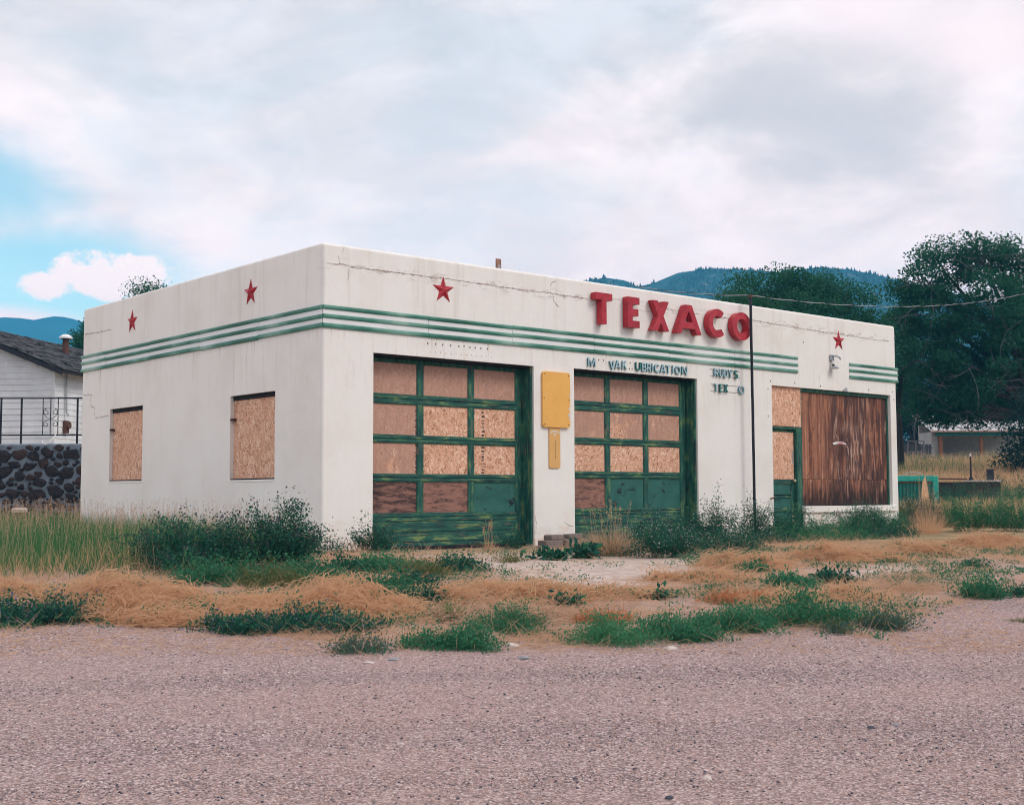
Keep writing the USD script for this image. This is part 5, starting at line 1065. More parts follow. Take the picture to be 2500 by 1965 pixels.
def lay_stones():
    rg = np.random.default_rng(12); placed = []
    for k in range(14000):
        r = (0.17 if k < 3000 else 0.11 if k < 7500 else 0.058) * (0.75 + 0.5 * rg.random()); x, z = rg.uniform(-2.6, 4.6), rg.uniform(0.0, 2.12)
        if z + r * 0.75 > 2.2: continue
        if all(math.hypot((x - a) * 0.78, z - b) > (r + q) * 0.83 + 0.008 for a, b, q in placed): placed.append((x, z, r))
        if len(placed) >= 280: break
    for x, z, r in placed:
        k = 9; a = (np.arange(k) + 0.75 * rg.random(k)) * 2 * np.pi / k; e = rg.random() * 6.28
        rr = r * (0.98 + 0.13 * np.sin(2 * a + e) + 0.09 * np.sin(3 * a + 2 * e) + 0.11 * rg.normal(size=k))
        ox, oz = np.cos(a) * rr * 1.22, np.sin(a) * rr * 0.88; dp = 0.03 + 0.03 * rg.random()
        v = [(x + i, -0.006, z + j) for i, j in zip(ox, oz)] + [(x + i * 0.86 + rg.normal() * .006, -dp * (0.8 + 0.3 * rg.random()), z + j * 0.86 + rg.normal() * .006) for i, j in zip(ox, oz)] + [(x + i * 0.45 + rg.normal() * .01, -dp - 0.02 * rg.random(), z + j * 0.45) for i, j in zip(ox, oz)] + [(x, -dp - 0.012, z)]
        f = []
        for i in range(k):
            j = (i + 1) % k
            for o in (0, k): f += [[o + i, o + j, o + k + j], [o + i, o + k + j, o + k + i]]
            f += [[2 * k + i, 2 * k + j, 3 * k]]
        put('stone', (np.array(v), np.array(f)), 'lava_stone', rw)
lay_stones()
rl = thing('iron_railing', 'black wrought iron railing with scrolls on top of the stone wall', 'railing', (*xy(34.0, -13.0), 2.24), math.degrees(-YAW))
def rx(px_): return view(px_, 34.0) + 13.0
for p_ in (-95, 0, 50, 187, 235): put('post', MB().box((rx(p_) - 0.022, -0.022, -0.25), (rx(p_) + 0.022, 0.022, 1.22), 0.004), 'black_iron', rl)
for z in (0.215, 1.20): put('rail', MB().box((-4.4, -0.02, z - 0.018), (6.0, 0.02, z + 0.018), 0.004), 'black_iron', rl)
for p_ in (102.5, 121, 139.5): put('baluster', MB().box((rx(p_) - 0.009, -0.01, 0.235), (rx(p_) + 0.009, 0.01, 1.185)), 'black_iron', rl)
def scroll(cx, sx, z0, z1):
    t = np.linspace(0, 1, 26); c0 = np.array([cx + sx * 0.11, z1 - 0.10]); c1 = np.array([cx + sx * 0.115, z0 + 0.085]); o = []
    for u in t: a = math.pi * 0.5 + sx * (1 - u) * -6.5; o.append((c0[0] + math.cos(a) * (0.025 + 0.070 * u), c0[1] + math.sin(a) * (0.025 + 0.070 * u)))
    up = [(c0[0] + sx * 0.09, c0[1] - 0.03), (cx + sx * 0.10, z1 - 0.24), (cx + sx * 0.015, (z0 + z1) / 2 - 0.02)]
    dn = []
    for u in t: a = math.pi * 0.5 + sx * u * -6.5; dn.append((c1[0] + math.cos(a) * (0.085 - 0.06 * u), c1[1] + math.sin(a) * (0.085 - 0.06 * u)))
    p = o + up + dn
    return MB().tube([(x, 0, z) for x, z in p], 0.0085, 5)
for sx in (-1, 1): put('scroll', scroll(rx(121), sx, 0.42, 0.93), 'black_iron', rl)

hs = thing('white_house', 'white clapboard house with worn dark shingle roof above the stone wall', 'house', (4.17, 21.41, 2.3), -50.0)
# local axes: -x along the gable wall to the left, +y back along the eave wall
HALF, LEN, EAVE, RISE = 3.7, 11.0, 2.36, 1.50
put('wall', MB().add([(-2 * HALF, 0.02, -0.4), (0, 0.02, -0.4), (0, 0.02, EAVE), (-HALF, 0.02, EAVE + RISE), (-2 * HALF, 0.02, EAVE), (-2 * HALF, LEN, -0.4), (0, LEN, -0.4), (0, LEN, EAVE), (-HALF, LEN, EAVE + RISE), (-2 * HALF, LEN, EAVE)],
    [[0, 1, 2], [0, 2, 3], [0, 3, 4], [5, 7, 6], [5, 8, 7], [5, 9, 8], [1, 6, 7], [1, 7, 2], [0, 4, 9], [0, 9, 5]]), 'white_siding', hs)
bh = 0.178; z = -0.1; k = 0
while z < EAVE + RISE - 0.1:
    z1 = z + bh
    def gx(zz): return 0.0 if zz <= EAVE else (zz - EAVE) / RISE * HALF
    def clap(a, b, wall):
        "one lapped board: thin at its top, proud at its foot"
        pr = [(0.006, z), (0.024, z), (0.008, z1 + 0.01), (0.0, z1 + 0.01)]
        v = []
        for x in (a, b):
            for o, zz in pr: v.append((x, 0.02 - o, zz) if wall == 'front' else (-0.0 + o, x, zz))
        f = [[0, 1, 5, 4], [1, 2, 6, 5], [2, 3, 7, 6], [3, 0, 4, 7], [0, 3, 2, 1], [4, 5, 6, 7]]
        return MB().add(v, f)
    put('siding_board', clap(-2 * HALF + gx(z1), -0.03 - gx(z1), 'front'), 'white_siding', hs)
    if z1 < EAVE + 0.05: put('siding_board', clap(0.03, 6.0, 'side'), 'white_siding', hs)
    z = z1; k += 1
put('corner_board', MB().box((-0.035, -0.02, -0.3), (0.032, 0.035, EAVE)), 'white_siding', hs)
OV, OVE = 0.32, 0.42
def roof_side(s):
    sl = RISE / HALF; n = []
    x0, zz0 = -HALF, EAVE + RISE + 0.05; x1 = -HALF + s * (HALF + OVE); zz1 = EAVE - OVE * sl + 0.05
    v = [(x0, -OV, zz0), (x1, -OV, zz1), (x1, LEN + OV, zz1), (x0, LEN + OV, zz0)]
    v += [(x, y, zz - 0.09) for x, y, zz in v]
    return MB().add(v, [[0, 1, 2, 3], [4, 7, 6, 5], [0, 4, 5, 1], [1, 5, 6, 2], [2, 6, 7, 3], [3, 7, 4, 0]])
roof = put('roof', roof_side(1), 'dark_gap', hs); put('roof', roof_side(-1), 'dark_gap', hs)
def shingle_mesh():
    rg = np.random.default_rng(4); mb = MB(); n = 26; sl = math.hypot(HALF + OVE, RISE * (HALF + OVE) / HALF); ux = np.array([(HALF + OVE), 0, -RISE * (HALF + OVE) / HALF]) / sl; nn = np.array([-ux[2], 0, ux[0]])
    o = np.array([-HALF, 0, EAVE + RISE + 0.075])
    for i in range(n):
        y = -OV - 0.02
        while y < LEN + OV:
            w = 0.13 + 0.22 * rg.random(); a, b = i * sl / n, (i + 1.12) * sl / n
            lift = 0.012 + 0.03 * rg.random() ** 3
            if rg.random() > 0.05:
                q = [o + ux * a + [0, y, 0] + nn * 0.004, o + ux * a + [0, y + w - 0.012, 0] + nn * 0.004, o + ux * b + [0, y + w - 0.012, 0] + nn * lift, o + ux * b + [0, y, 0] + nn * lift]
                q += [q[2] - nn * lift * 0.9, q[3] - nn * lift * 0.9]
                mb.add(q, [[0, 1, 2, 3], [3, 2, 4, 5]])
            y += w
    return mb
put('shingles', shingle_mesh(), 'shingles', roof, kind='stuff')
put('bargeboard', MB().add([(-HALF, -OV - 0.02, EAVE + RISE + 0.05), (OVE, -OV - 0.02, EAVE - OVE * RISE / HALF + 0.05), (OVE, -OV - 0.02, EAVE - OVE * RISE / HALF - 0.10), (-HALF, -OV - 0.02, EAVE + RISE - 0.10)] + [(-HALF, -OV + 0.01, EAVE + RISE + 0.05), (OVE, -OV + 0.01, EAVE - OVE * RISE / HALF + 0.05), (OVE, -OV + 0.01, EAVE - OVE * RISE / HALF - 0.10), (-HALF, -OV + 0.01, EAVE + RISE - 0.10)], [[0, 1, 2, 3], [4, 7, 6, 5], [0, 4, 5, 1], [1, 5, 6, 2], [2, 6, 7, 3], [3, 7, 4, 0]]), 'black_iron', hs)
VX, VY = -2.2, 4.64; VZ = EAVE + RISE * (-VX) / HALF
vp = put('vent_pipe', MB().tm(trimesh.creation.cylinder(0.105, 0.62, sections=16)).move(lambda v: v + [VX, VY, VZ + 0.30]), 'rust_iron', hs, smooth=40)
put('vent_cap', MB().tm(trimesh.creation.revolve([(0, 0.10), (0.10, 0.09), (0.22, 0.0), (0.22, -0.05), (0.10, -0.05), (0, -0.05)], sections=20)).move(lambda v: v + [VX, VY, VZ + 0.62]), 'white_enamel', vp, smooth=40)
put('downpipe', MB().tube([(0.09, 0.57, EAVE - 0.05), (0.08, 0.57, 1.6), (0.09, 0.59, 1.05), (0.16, 0.58, 0.95)], 0.028, 8), 'grey_metal', hs)
put('meter_box', MB().tm(trimesh.creation.cylinder(0.11, 0.14, sections=16)).move(lambda v: np.stack([v[:, 2] + 0.12, v[:, 0] + 0.62, v[:, 1] + 0.66], 1)).box((0.03, 0.50, 0.42), (0.12, 0.72, 0.8), 0.01), 'rust_iron', hs)
put('window_frame', MB().box((0.01, 1.65, 0.5), (0.06, 2.6, 1.45), 0.008), 'white_enamel', hs)
rbk = thing('red_block', 'small rust red stump with a pale flat cap in the grass below the stone wall', 'stump', (0.66, 14.2, float(gz(0.66, 14.2))), 20)
put('body', MB().tube([(0, 0, -0.1), (0, 0, 0.48)], [0.13, 0.12], 9), 'rust_iron', rbk); put('cap', MB().hull([(math.cos(a) * r, math.sin(a) * r * 0.8, zz) for a in np.arange(9) * 0.698 for r, zz in ((0.19, 0.47), (0.20, 0.54), (0.16, 0.58))]), 'stone_pale', rbk)
hw = thing('white_hose', 'white bent wire looped over the top of the stone wall', 'hose', (*xy(33.5, view(118, 33.5)), 2.24), math.degrees(-YAW))
put('tube', MB().tube([(-0.17, 0.0, 0.05), (-0.14, -0.06, -0.02), (-0.03, -0.1, -0.05), (0.06, -0.08, 0.0), (0.11, -0.02, 0.10), (0.16, 0.05, 0.2)], 0.012, 6), 'paper_white', hw)

# ------------------------------------------------------------------ trees
foliage('tree_leaf', [(0.018, 0.110, 0.058), (0.048, 0.19, 0.09), (0.105, 0.27, 0.12), (0.20, 0.36, 0.17)], 0.42)
foliage('tree_leaf_light', [(0.02, 0.10, 0.045), (0.05, 0.16, 0.065), (0.09, 0.22, 0.09), (0.15, 0.27, 0.12)], 0.35)
foliage('tree_leaf_deep', [(0.006, 0.040, 0.032), (0.012, 0.070, 0.048), (0.024, 0.105, 0.065)], 0.28)
plain('bark', (0.05, 0.043, 0.04), 0.95, 0.3, 5.0, 0.8); plain('bark_grey', (0.10, 0.095, 0.105), 0.95, 0.3, 5.0, 0.6)
def tree(name, label, d, px_base, lobes, mat, trunk_r, leaf=0.2, per=70, dens=1.0, bare=0, cat='tree', group=None, light=None):
    "lobes: (pixel column, height above the eye's horizon in pixels, half width px, half height px, depth offset m) turned into metres at the tree's distance"
    rg = np.random.default_rng(int(d * 10 + abs(px_base))); sc = d / 3115.8
    l0 = view(px_base, d); X, Y = xy(d, l0); zg = float(gz(X, Y))
    t = thing(name, label, cat, (X, Y, zg), math.degrees(-YAW), group)
    L = [((a - px_base) * sc, off, EYE[2] + b * sc - zg, w * sc, max(w, h) * sc * 0.75, h * sc) for a, b, w, h, off in lobes]
    top = max(q[2] for q in L); low = min(q[2] - q[5] for q in L)
    fork = np.array([0, 0, max(0.9, min(low + 0.6, top * 0.4))])
    put('trunk', MB().tube([(0, 0, -0.3), (0.05, 0, fork[2] * 0.5), fork, fork * [1, 1, 1.35]], [trunk_r * 1.25, trunk_r, trunk_r * 0.8, trunk_r * 0.4], 9), 'bark', t)
    cs = []; bl = []
    for cx, cy, cz, ra, rb, rz in L:
        c = np.array([cx, cy, cz]); mid = fork * 0.5 + c * 0.5 + [0, 0, 0.12 * (cz - fork[2])]
        put('limb', MB().tube([fork, mid, c], [trunk_r * 0.5, trunk_r * 0.34, trunk_r * 0.12], 7), 'bark', t)
        n = max(9, int(dens * 3.0 * (ra * rz + ra * rb + rb * rz)))
        u = unit(rg.normal(size=(n, 3))); rr = (0.40 + 0.66 * rg.random((n, 1)) ** 0.55)
        e = c + u * rr * [ra, rb, rz]; cs.append(e)
        for q in e[::6]: bl.append(np.stack([c * 0.75 + mid * 0.25, c * 0.45 + q * 0.55 + rg.normal(size=3) * 0.2, q]))
    mb = MB()
    for b in bl: mb.tube(b, [trunk_r * 0.09, trunk_r * 0.06, trunk_r * 0.025], 4, False)
    put('twigs', mb, 'bark_grey', t, kind='stuff')
    cs = np.vstack(cs); n = len(cs)
    rad = 0.40 + 0.42 * rg.random((n, 1, 1)); per = int(per * 3.2); leaf *= 0.72; loc = rg.normal(size=(n, per, 3)); loc *= np.minimum(1, 1.7 / np.linalg.norm(loc, axis=-1, keepdims=True)); pts = (cs[:, None] + loc * rad * [0.70, 0.70, 0.42] + [0, 0, 0.12]).reshape(-1, 3); hi = loc[..., 2].ravel()
    pick = rg.random(len(pts)) < (np.clip(0.12 + 0.34 * hi, 0.02, 0.75) if light else 0.0)
    put('crown', leaf_mesh(pts[~pick], 0.85 * leaf * (0.6 + 0.8 * rg.random((~pick).sum())), rg, -0.1, 0.6), mat, t, kind='stuff')
    if light: put('crown', leaf_mesh(pts[pick], 0.85 * leaf * (0.6 + 0.8 * rg.random(pick.sum())), rg, -0.1, 0.6), light, t, kind='stuff')
    if bare:
        mb = MB()
        for _ in range(bare):
            q = L[rg.integers(0, len(L))]; s = np.array(q[:3]) + rg.normal(size=3) * [q[3] * 0.5, 0.2, q[5] * 0.5]; s[1] = q[1] - abs(q[4]) * (0.35 + 0.5 * rg.random()); s[2] = min(s[2], q[2])
            dr = unit(np.array([rg.normal(), -0.3, 0.4 * rg.normal() - 0.35])); p = [s]; ln = 1.2 + 1.8 * rg.random()
            for k in range(5): dr = unit(dr + rg.normal(size=3) * 0.22); p.append(p[-1] + dr * ln / 5)
            mb.tube(p, np.linspace(0.022, 0.006, 6), 4, False)
            for k in (2, 3): mb.tube([p[k], p[k] + (unit(dr + rg.normal(size=3) * 0.8)) * ln * 0.35], [0.014, 0.005], 4, False)
        put('bare_branches', mb, 'bark_grey', t, kind='stuff')
    return t
tree('cottonwood', 'tall dark leafy tree with bare grey branches at the right edge', 62, 2535,
     [(2230, 450, 55, 75, 1), (2275, 520, 60, 70, 0), (2330, 560, 60, 60, 1), (2410, 575, 70, 55, 0), (2480, 560, 75, 60, 1), (2560, 540, 70, 75, 0), (2300, 430, 95, 85, 0), (2410, 440, 105, 90, -1), (2520, 420, 90, 100, 0), (2270, 320, 90, 80, 0), (2370, 300, 100, 80, -1), (2480, 290, 90, 90, 0), (2330, 220, 70, 50, 0), (2450, 215, 70, 60, 1), (2560, 250, 70, 90, 0), (2262, 205, 34, 24, 0), (2292, 186, 24, 12, 0), (2350, 190, 30, 14, 0)],
     'tree_leaf', 0.42, 0.23, 60, 1.35, 90, light='tree_leaf_light')
tree('background_tree', 'broad green tree rising over the roof right of the mast', 58, 1985,
     [(1845, 470, 60, 55, 0), (1900, 500, 65, 52, 1), (1965, 495, 65, 52, 0), (2030, 480, 62, 52, 1), (2085, 465, 55, 50, 0), (1860, 400, 80, 60, 0), (1960, 410, 90, 70, -1), (2070, 400, 80, 70, 0), (2130, 400, 45, 50, 0), (1960, 300, 110, 80, 0), (2090, 300, 90, 80, 0)],
     'tree_leaf', 0.3, 0.2, 56, 2.0, 0, light='tree_leaf_light')
tree('background_tree', 'pale green bushy tree low over the roof beside the mast', 50, 1810, [(1790, 455, 40, 28, 0), (1830, 450, 45, 30, 0), (1860, 420, 45, 40, 0), (1800, 390, 60, 50, 0)], 'tree_leaf_light', 0.16, 0.18, 50, 1.2)
tree('background_tree', 'lighter green tree in the gap between the two larger trees', 66, 2195, [(2185, 390, 45, 45, 0), (2225, 400, 40, 45, 0), (2200, 310, 60, 60, 0), (2160, 330, 50, 60, 0)], 'tree_leaf', 0.2, 0.2, 56, 1.1, light='tree_leaf_light')
tree('dark_tree', 'dark tree filling the shade right behind the corner of the building', 92, 2230, [(2200, 230, 55, 60, 0), (2245, 205, 55, 60, 0), (2215, 185, 60, 45, 0), (2225, 130, 50, 40, 1), (2270, 150, 40, 45, 2), (2290, 230, 60, 55, 2), (2180, 300, 55, 60, 0)], 'tree_leaf_deep', 0.2, 0.24, 60, 1.1, 20)
tree('dark_tree', 'dark trees crowding behind the shed roof', 92, 2390, [(2330, 260, 80, 60, 0), (2420, 260, 80, 60, 0), (2500, 230, 80, 80, 0), (2350, 210, 60, 40, 0)], 'tree_leaf_deep', 0.3, 0.26, 60, 0.9)
tree('dark_bush', 'deep dark bush hanging at the right frame edge before the shed', 58, 2515, [(2500, 130, 40, 60, 0), (2530, 190, 55, 60, 0), (2500, 60, 45, 40, 0), (2545, 90, 60, 80, 0)], 'tree_leaf_deep', 0.15, 0.18, 60, 1.5, cat='bush')
tree('background_tree', 'small tree top showing above the left parapet', 48, 352, [(348, 494, 16, 12, 0), (372, 485, 10, 8, 0), (340, 462, 30, 22, 0), (375, 420, 50, 40, 0)], 'tree_leaf', 0.15, 0.13, 30, 2.2)
tree('background_tree', 'dark round tree between the white house roof and the building', 60, 215, [(198, 372, 18, 26, 0), (225, 385, 32, 40, 0), (225, 330, 46, 50, 0), (245, 270, 60, 60, 0)], 'tree_leaf', 0.18, 0.18, 56, 1.5)

# ------------------------------------------------------------------ shed, fence and yard things on the right
plain('shed_wall', (0.30, 0.295, 0.29), 0.85, 0.12, 3.0); plain('metal_roof', (0.62, 0.60, 0.60), 0.35, 0.1, 2.0, 0.05); plain('teal_metal', (0.012, 0.17, 0.14), 0.45, 0.35, 6.0); plain('teal_bright', (0.03, 0.34, 0.27), 0.4, 0.2, 6.0); plain('post_wood', (0.20, 0.085, 0.045), 0.8, 0.2, 6.0); plain('fence_wood', (0.055, 0.055, 0.065), 0.9, 0.3, 8.0); plain('barrel_black', (0.020, 0.020, 0.028), 0.6)
DS = 85.0; SX, SY = xy(DS, view(2380, DS)); sz = float(gz(SX, SY)); sc = DS / 3115.8
def sx_(p): return (p - 2380) * sc
sh = thing('shed', 'grey open fronted shed with ribbed white metal roof and two wooden posts', 'shed', (SX, SY, sz), math.degrees(-YAW))
ze = EYE[2] + 150 * sc - sz
put('wall', MB().box((sx_(2275), 2.6, -0.3), (sx_(2520), 2.8, ze + 0.6)).box((sx_(2275), 0.0, -0.3), (sx_(2291), 2.6, ze + 0.02)), 'shed_wall', sh)
rf = put('roof', MB().add([(sx_(2268), -0.5, ze + 0.12), (sx_(2530), -0.5, ze + 0.12), (sx_(2530), 3.6, ze + 1.35), (sx_(2268), 3.6, ze + 1.35), (sx_(2268), -0.5, ze + 0.05), (sx_(2530), -0.5, ze + 0.05), (sx_(2530), 3.6, ze + 1.28), (sx_(2268), 3.6, ze + 1.28)], [[0, 1, 2, 3], [4, 7, 6, 5], [0, 4, 5, 1], [1, 5, 6, 2], [2, 6, 7, 3], [3, 7, 4, 0]]), 'metal_roof', sh)
for k in range(15):
    x = sx_(2272) + k * 0.48; put('seam', MB().add([(x, -0.5, ze + 0.122), (x + 0.05, -0.5, ze + 0.122), (x + 0.05, 3.6, ze + 1.352), (x, 3.6, ze + 1.352), (x, -0.5, ze + 0.18), (x + 0.05, -0.5, ze + 0.18), (x + 0.05, 3.6, ze + 1.41), (x, 3.6, ze + 1.41)], [[0, 3, 2, 1], [4, 5, 6, 7], [0, 1, 5, 4], [1, 2, 6, 5], [2, 3, 7, 6], [3, 0, 4, 7]]), 'grey_metal', rf)
put('beam', MB().box((sx_(2284), -0.2, ze - 0.26), (sx_(2525), -0.05, ze - 0.02)), 'teal_metal', sh); put('fascia', MB().box((sx_(2268), -0.52, ze - 0.03), (sx_(2530), -0.40, ze + 0.05)), 'old_timber', sh)
for p_, w in ((2295, 0.24), (2394, 0.18)): put('post', MB().box((sx_(p_) - w / 2, -0.2, -0.3), (sx_(p_) + w / 2, 0.0, ze - 0.26), 0.01), 'post_wood', sh)
fh = thing('far_house', 'pale roofed house mostly hidden by trees behind the shed', 'house', (*xy(104, view(2420, 104)), float(gz(*xy(104, view(2420, 104))))), math.degrees(-YAW))
f_ = 104 / 3115.8; zb = float(gz(*xy(104, view(2420, 104)))); zr = lambda b: EYE[2] + b * f_ - zb
put('wall', MB().box((-2.6, 0.5, -0.5), (4.0, 6.0, zr(185))), 'stained_wall', fh); put('roof', MB().hull([(-3.0, 0.2, zr(185)), (4.4, 0.2, zr(185)), (-3.0, 6.2, zr(185)), (4.4, 6.2, zr(185)), (-1.0, 3.0, zr(222)), (3.6, 3.0, zr(222))]), 'dry_earth', fh)
put('dormer', MB().box((0.2, 0.3, zr(205)), (1.6, 2.5, zr(216))), 'metal_roof', fh)
DF = 84.0; FX, FY = xy(DF, view(2228, DF)); fz = float(gz(FX, FY))
fc = thing('board_fence', 'dark weathered board fence in the tree shade left of the shed', 'fence', (FX, FY, fz), math.degrees(-YAW)); rg = np.random.default_rng(8)
for k in range(13): put('board', MB().box((-1.6 + k * 0.22, 0, -0.2), (-1.41 + k * 0.22, 0.03, 1.25 + 0.12 * rg.random())), 'fence_wood', fc)
for z in (0.3, 1.0): put('rail', MB().box((-1.7, 0.032, z), (1.3, 0.09, z + 0.1)), 'fence_wood', fc)
lf = thing('window_frame', 'old grey timber window frame leaning on the dark fence', 'frame', (*xy(83.2, view(2232, 83.2)), fz), math.degrees(-YAW))
def lean(v): return np.stack([v[:, 0] + 0.16 * v[:, 2], v[:, 1] + 0.25 * v[:, 2], v[:, 2]], 1)
for x0, x1, z0, z1 in ((-0.55, -0.48, 0, 1.5), (-0.03, 0.04, 0, 1.5), (0.48, 0.55, 0, 1.5), (-0.48, 0.48, 0, 0.07), (-0.48, 0.48, 0.72, 0.79), (-0.48, 0.48, 1.43, 1.5)): put('bar', MB().box((x0, -0.03, z0), (x1, 0.03, z1)).move(lean), 'bark_grey', lf)
for k in range(5):
    X, Y = xy(79 - k * 0.4, view(2218 + 9 * k, 79)); t = thing('log', ['lowest grey log of the pile left of the shed', 'grey log lying across the pile left of the shed', 'thin pale log slanting on the pile left of the shed', 'grey log at the right end of the pile left of the shed', 'short log on top of the pile left of the shed'][k], 'log', (X, Y, float(gz(X, Y)) + 0.1 + 0.09 * k), math.degrees(-YAW) + 8 * k - 14)
    put('log_body', MB().tube([(-1.3 + 0.1 * k, 0, 0.1), (0, 0.05, 0.05 * k), (1.2 - 0.1 * k, 0, -0.03)], [0.06, 0.055, 0.04], 7), 'bark_grey', t)

GX, GY = xy(35.0, view(2240, 35)); gzz = float(gz(GX, GY)); s35 = 35 / 3115.8; zt = EYE[2] + 44 * s35 - gzz
gb = thing('metal_bin', 'open green corrugated metal bin half hidden in the weeds behind the building', 'metal bin', (GX, GY, gzz), math.degrees(-YAW))
for y0 in (0.0, 0.75):
    put('side_panel', MB().box((-0.75, y0, 0), (0.42, y0 + 0.02, zt - 0.16)), 'teal_metal', gb)
    for k in range(12): put('corrugation', MB().tube([(-0.72 + k * 0.1, y0 - 0.005, 0.02), (-0.72 + k * 0.1, y0 - 0.005, zt - 0.17)], 0.022, 6), 'teal_metal', gb)
put('top_rail', MB().box((-0.78, -0.04, zt - 0.16), (0.40, 0.03, zt), 0.015), 'teal_bright', gb); put('top_rail', MB().box((-0.78, 0.72, zt - 0.16), (0.40, 0.79, zt), 0.015), 'teal_bright', gb); put('lip', MB().box((-0.78, -0.05, zt - 0.20), (0.36, -0.042, zt - 0.165)), 'rust_iron', gb)
put('corner_post', MB().box((0.38, -0.05, 0), (0.53, 0.06, zt - 0.01), 0.02), 'teal_bright', gb); put('corner_post', MB().box((0.38, 0.70, 0), (0.53, 0.80, zt - 0.01), 0.02), 'teal_bright', gb)
put('handle', MB().tube([(-0.42 + 0.26 * (1 - math.cos(a)) , -0.02, zt + 0.09 * math.sin(a)) for a in np.linspace(0, math.pi, 12)], 0.014, 6), 'grey_metal', gb)
pb = thing('plywood_scrap', 'torn triangle of pale plywood leaning on the green metal bin', 'plywood', (*xy(34.4, view(2258, 34.4)), float(gz(*xy(34.4, view(2258, 34.4))))), math.degrees(-YAW))
put('sheet', MB().xz(Polygon([(-0.22, 0.1), (0.16, 0.0), (0.13, 0.55), (0.07, zt + 0.0), (-0.02, zt - 0.18)]), -0.012, 0.012).move(lambda v: np.stack([v[:, 0], v[:, 1] + 0.2 * v[:, 2], v[:, 2]], 1)), 'pale_timber', pb)
LX, LY = xy(41.0, view(2365, 41)); lz = float(gz(LX, LY)); s41 = 41 / 3115.8
lw = thing('low_wall', 'dark low stone ledge with a pale cap and a rail behind the weeds', 'low wall', (LX, LY, lz), math.degrees(-YAW)); zt2 = EYE[2] + 32 * s41 - lz
put('ledge', MB().box((-1.1, 0, -0.3), (1.0, 0.5, zt2 - 0.05), 0.03), 'lava_stone', lw); put('cap_stone', MB().box((-0.05, -0.04, zt2 - 0.05), (1.02, 0.5, zt2), 0.02), 'stone_pale', lw); put('rail', MB().tube([(-1.1, -0.05, zt2 + 0.06), (-0.1, -0.05, zt2 + 0.04)], 0.025), 'rust_iron', lw)
pq = thing('stand_pipe', 'thin black standpipe with a white tip rising from the ledge', 'pipe', (*xy(41.2, view(2368, 41.2)), lz + zt2), math.degrees(-YAW))
put('pipe', MB().tube([(0, 0, -0.05), (0, 0, 0.08), (0, 0, 0.12), (0, 0, 0.78)], [0.10, 0.07, 0.032, 0.026], 8), 'black_iron', pq); put('tip', MB().tube([(0, 0, 0.78), (0, 0, 0.87)], 0.024, 8), 'paper_white', pq)
bq = thing('barrel', 'small black barrel standing on the end of the ledge', 'barrel', (*xy(41.2, view(2415, 41.2)), lz + zt2), 0)
put('barrel_body', MB().tm(trimesh.creation.revolve([(0, 0), (0.12, 0), (0.125, 0.02), (0.115, 0.04), (0.118, 0.17), (0.124, 0.18), (0.118, 0.19), (0.115, 0.32), (0.125, 0.34), (0.12, 0.36), (0.10, 0.355), (0, 0.35)], sections=20)), 'barrel_black', bq, smooth=40)

# dry tall grass on the rise behind, right
def far_grass():
    rg = np.random.default_rng(17); n = 42000
    d = 30 + 52 * rg.random(n) ** 1.25; l = d * (0.285 + 0.14 * rg.random(n)); x, y = xy(d, l)
    keep = ~((x < 15.6) & (y < 9.5)) & (d > 29.5)
    x, y, d = x[keep], y[keep], d[keep]; n = len(x); base = np.stack([x, y, gz(x, y) - 0.02], 1)
    h = (0.35 + 0.45 * rg.random(n)) * np.where(d > 50, 1.25, 1.0) * (0.6 + 0.8 * meshkit.fbm(pts3(x, y, 0.25, 5.0), 3)); tip = base + np.stack([rg.normal(size=n) * 0.14, rg.normal(size=n) * 0.14, h], 1)
    dry = rg.random(n) < np.clip(0.62 + 1.3 * (meshkit.fbm(pts3(x, y, 0.16, 6.0), 3) - 0.5), 0.1, 0.95)
    put('far_grass', blades(base[dry], tip[dry], 0.018, rg, 0.12, 2, 0.1), 'straw', label='tall dry yellow grass on the rise before the shed', cat='dry grass', kind='stuff')
    put('far_grass', blades(base[~dry], tip[~dry], 0.018, rg, 0.12, 2, 0.1), 'grass_green', label='green grass mixed into the rise before the shed', cat='grass', kind='stuff')
far_grass()

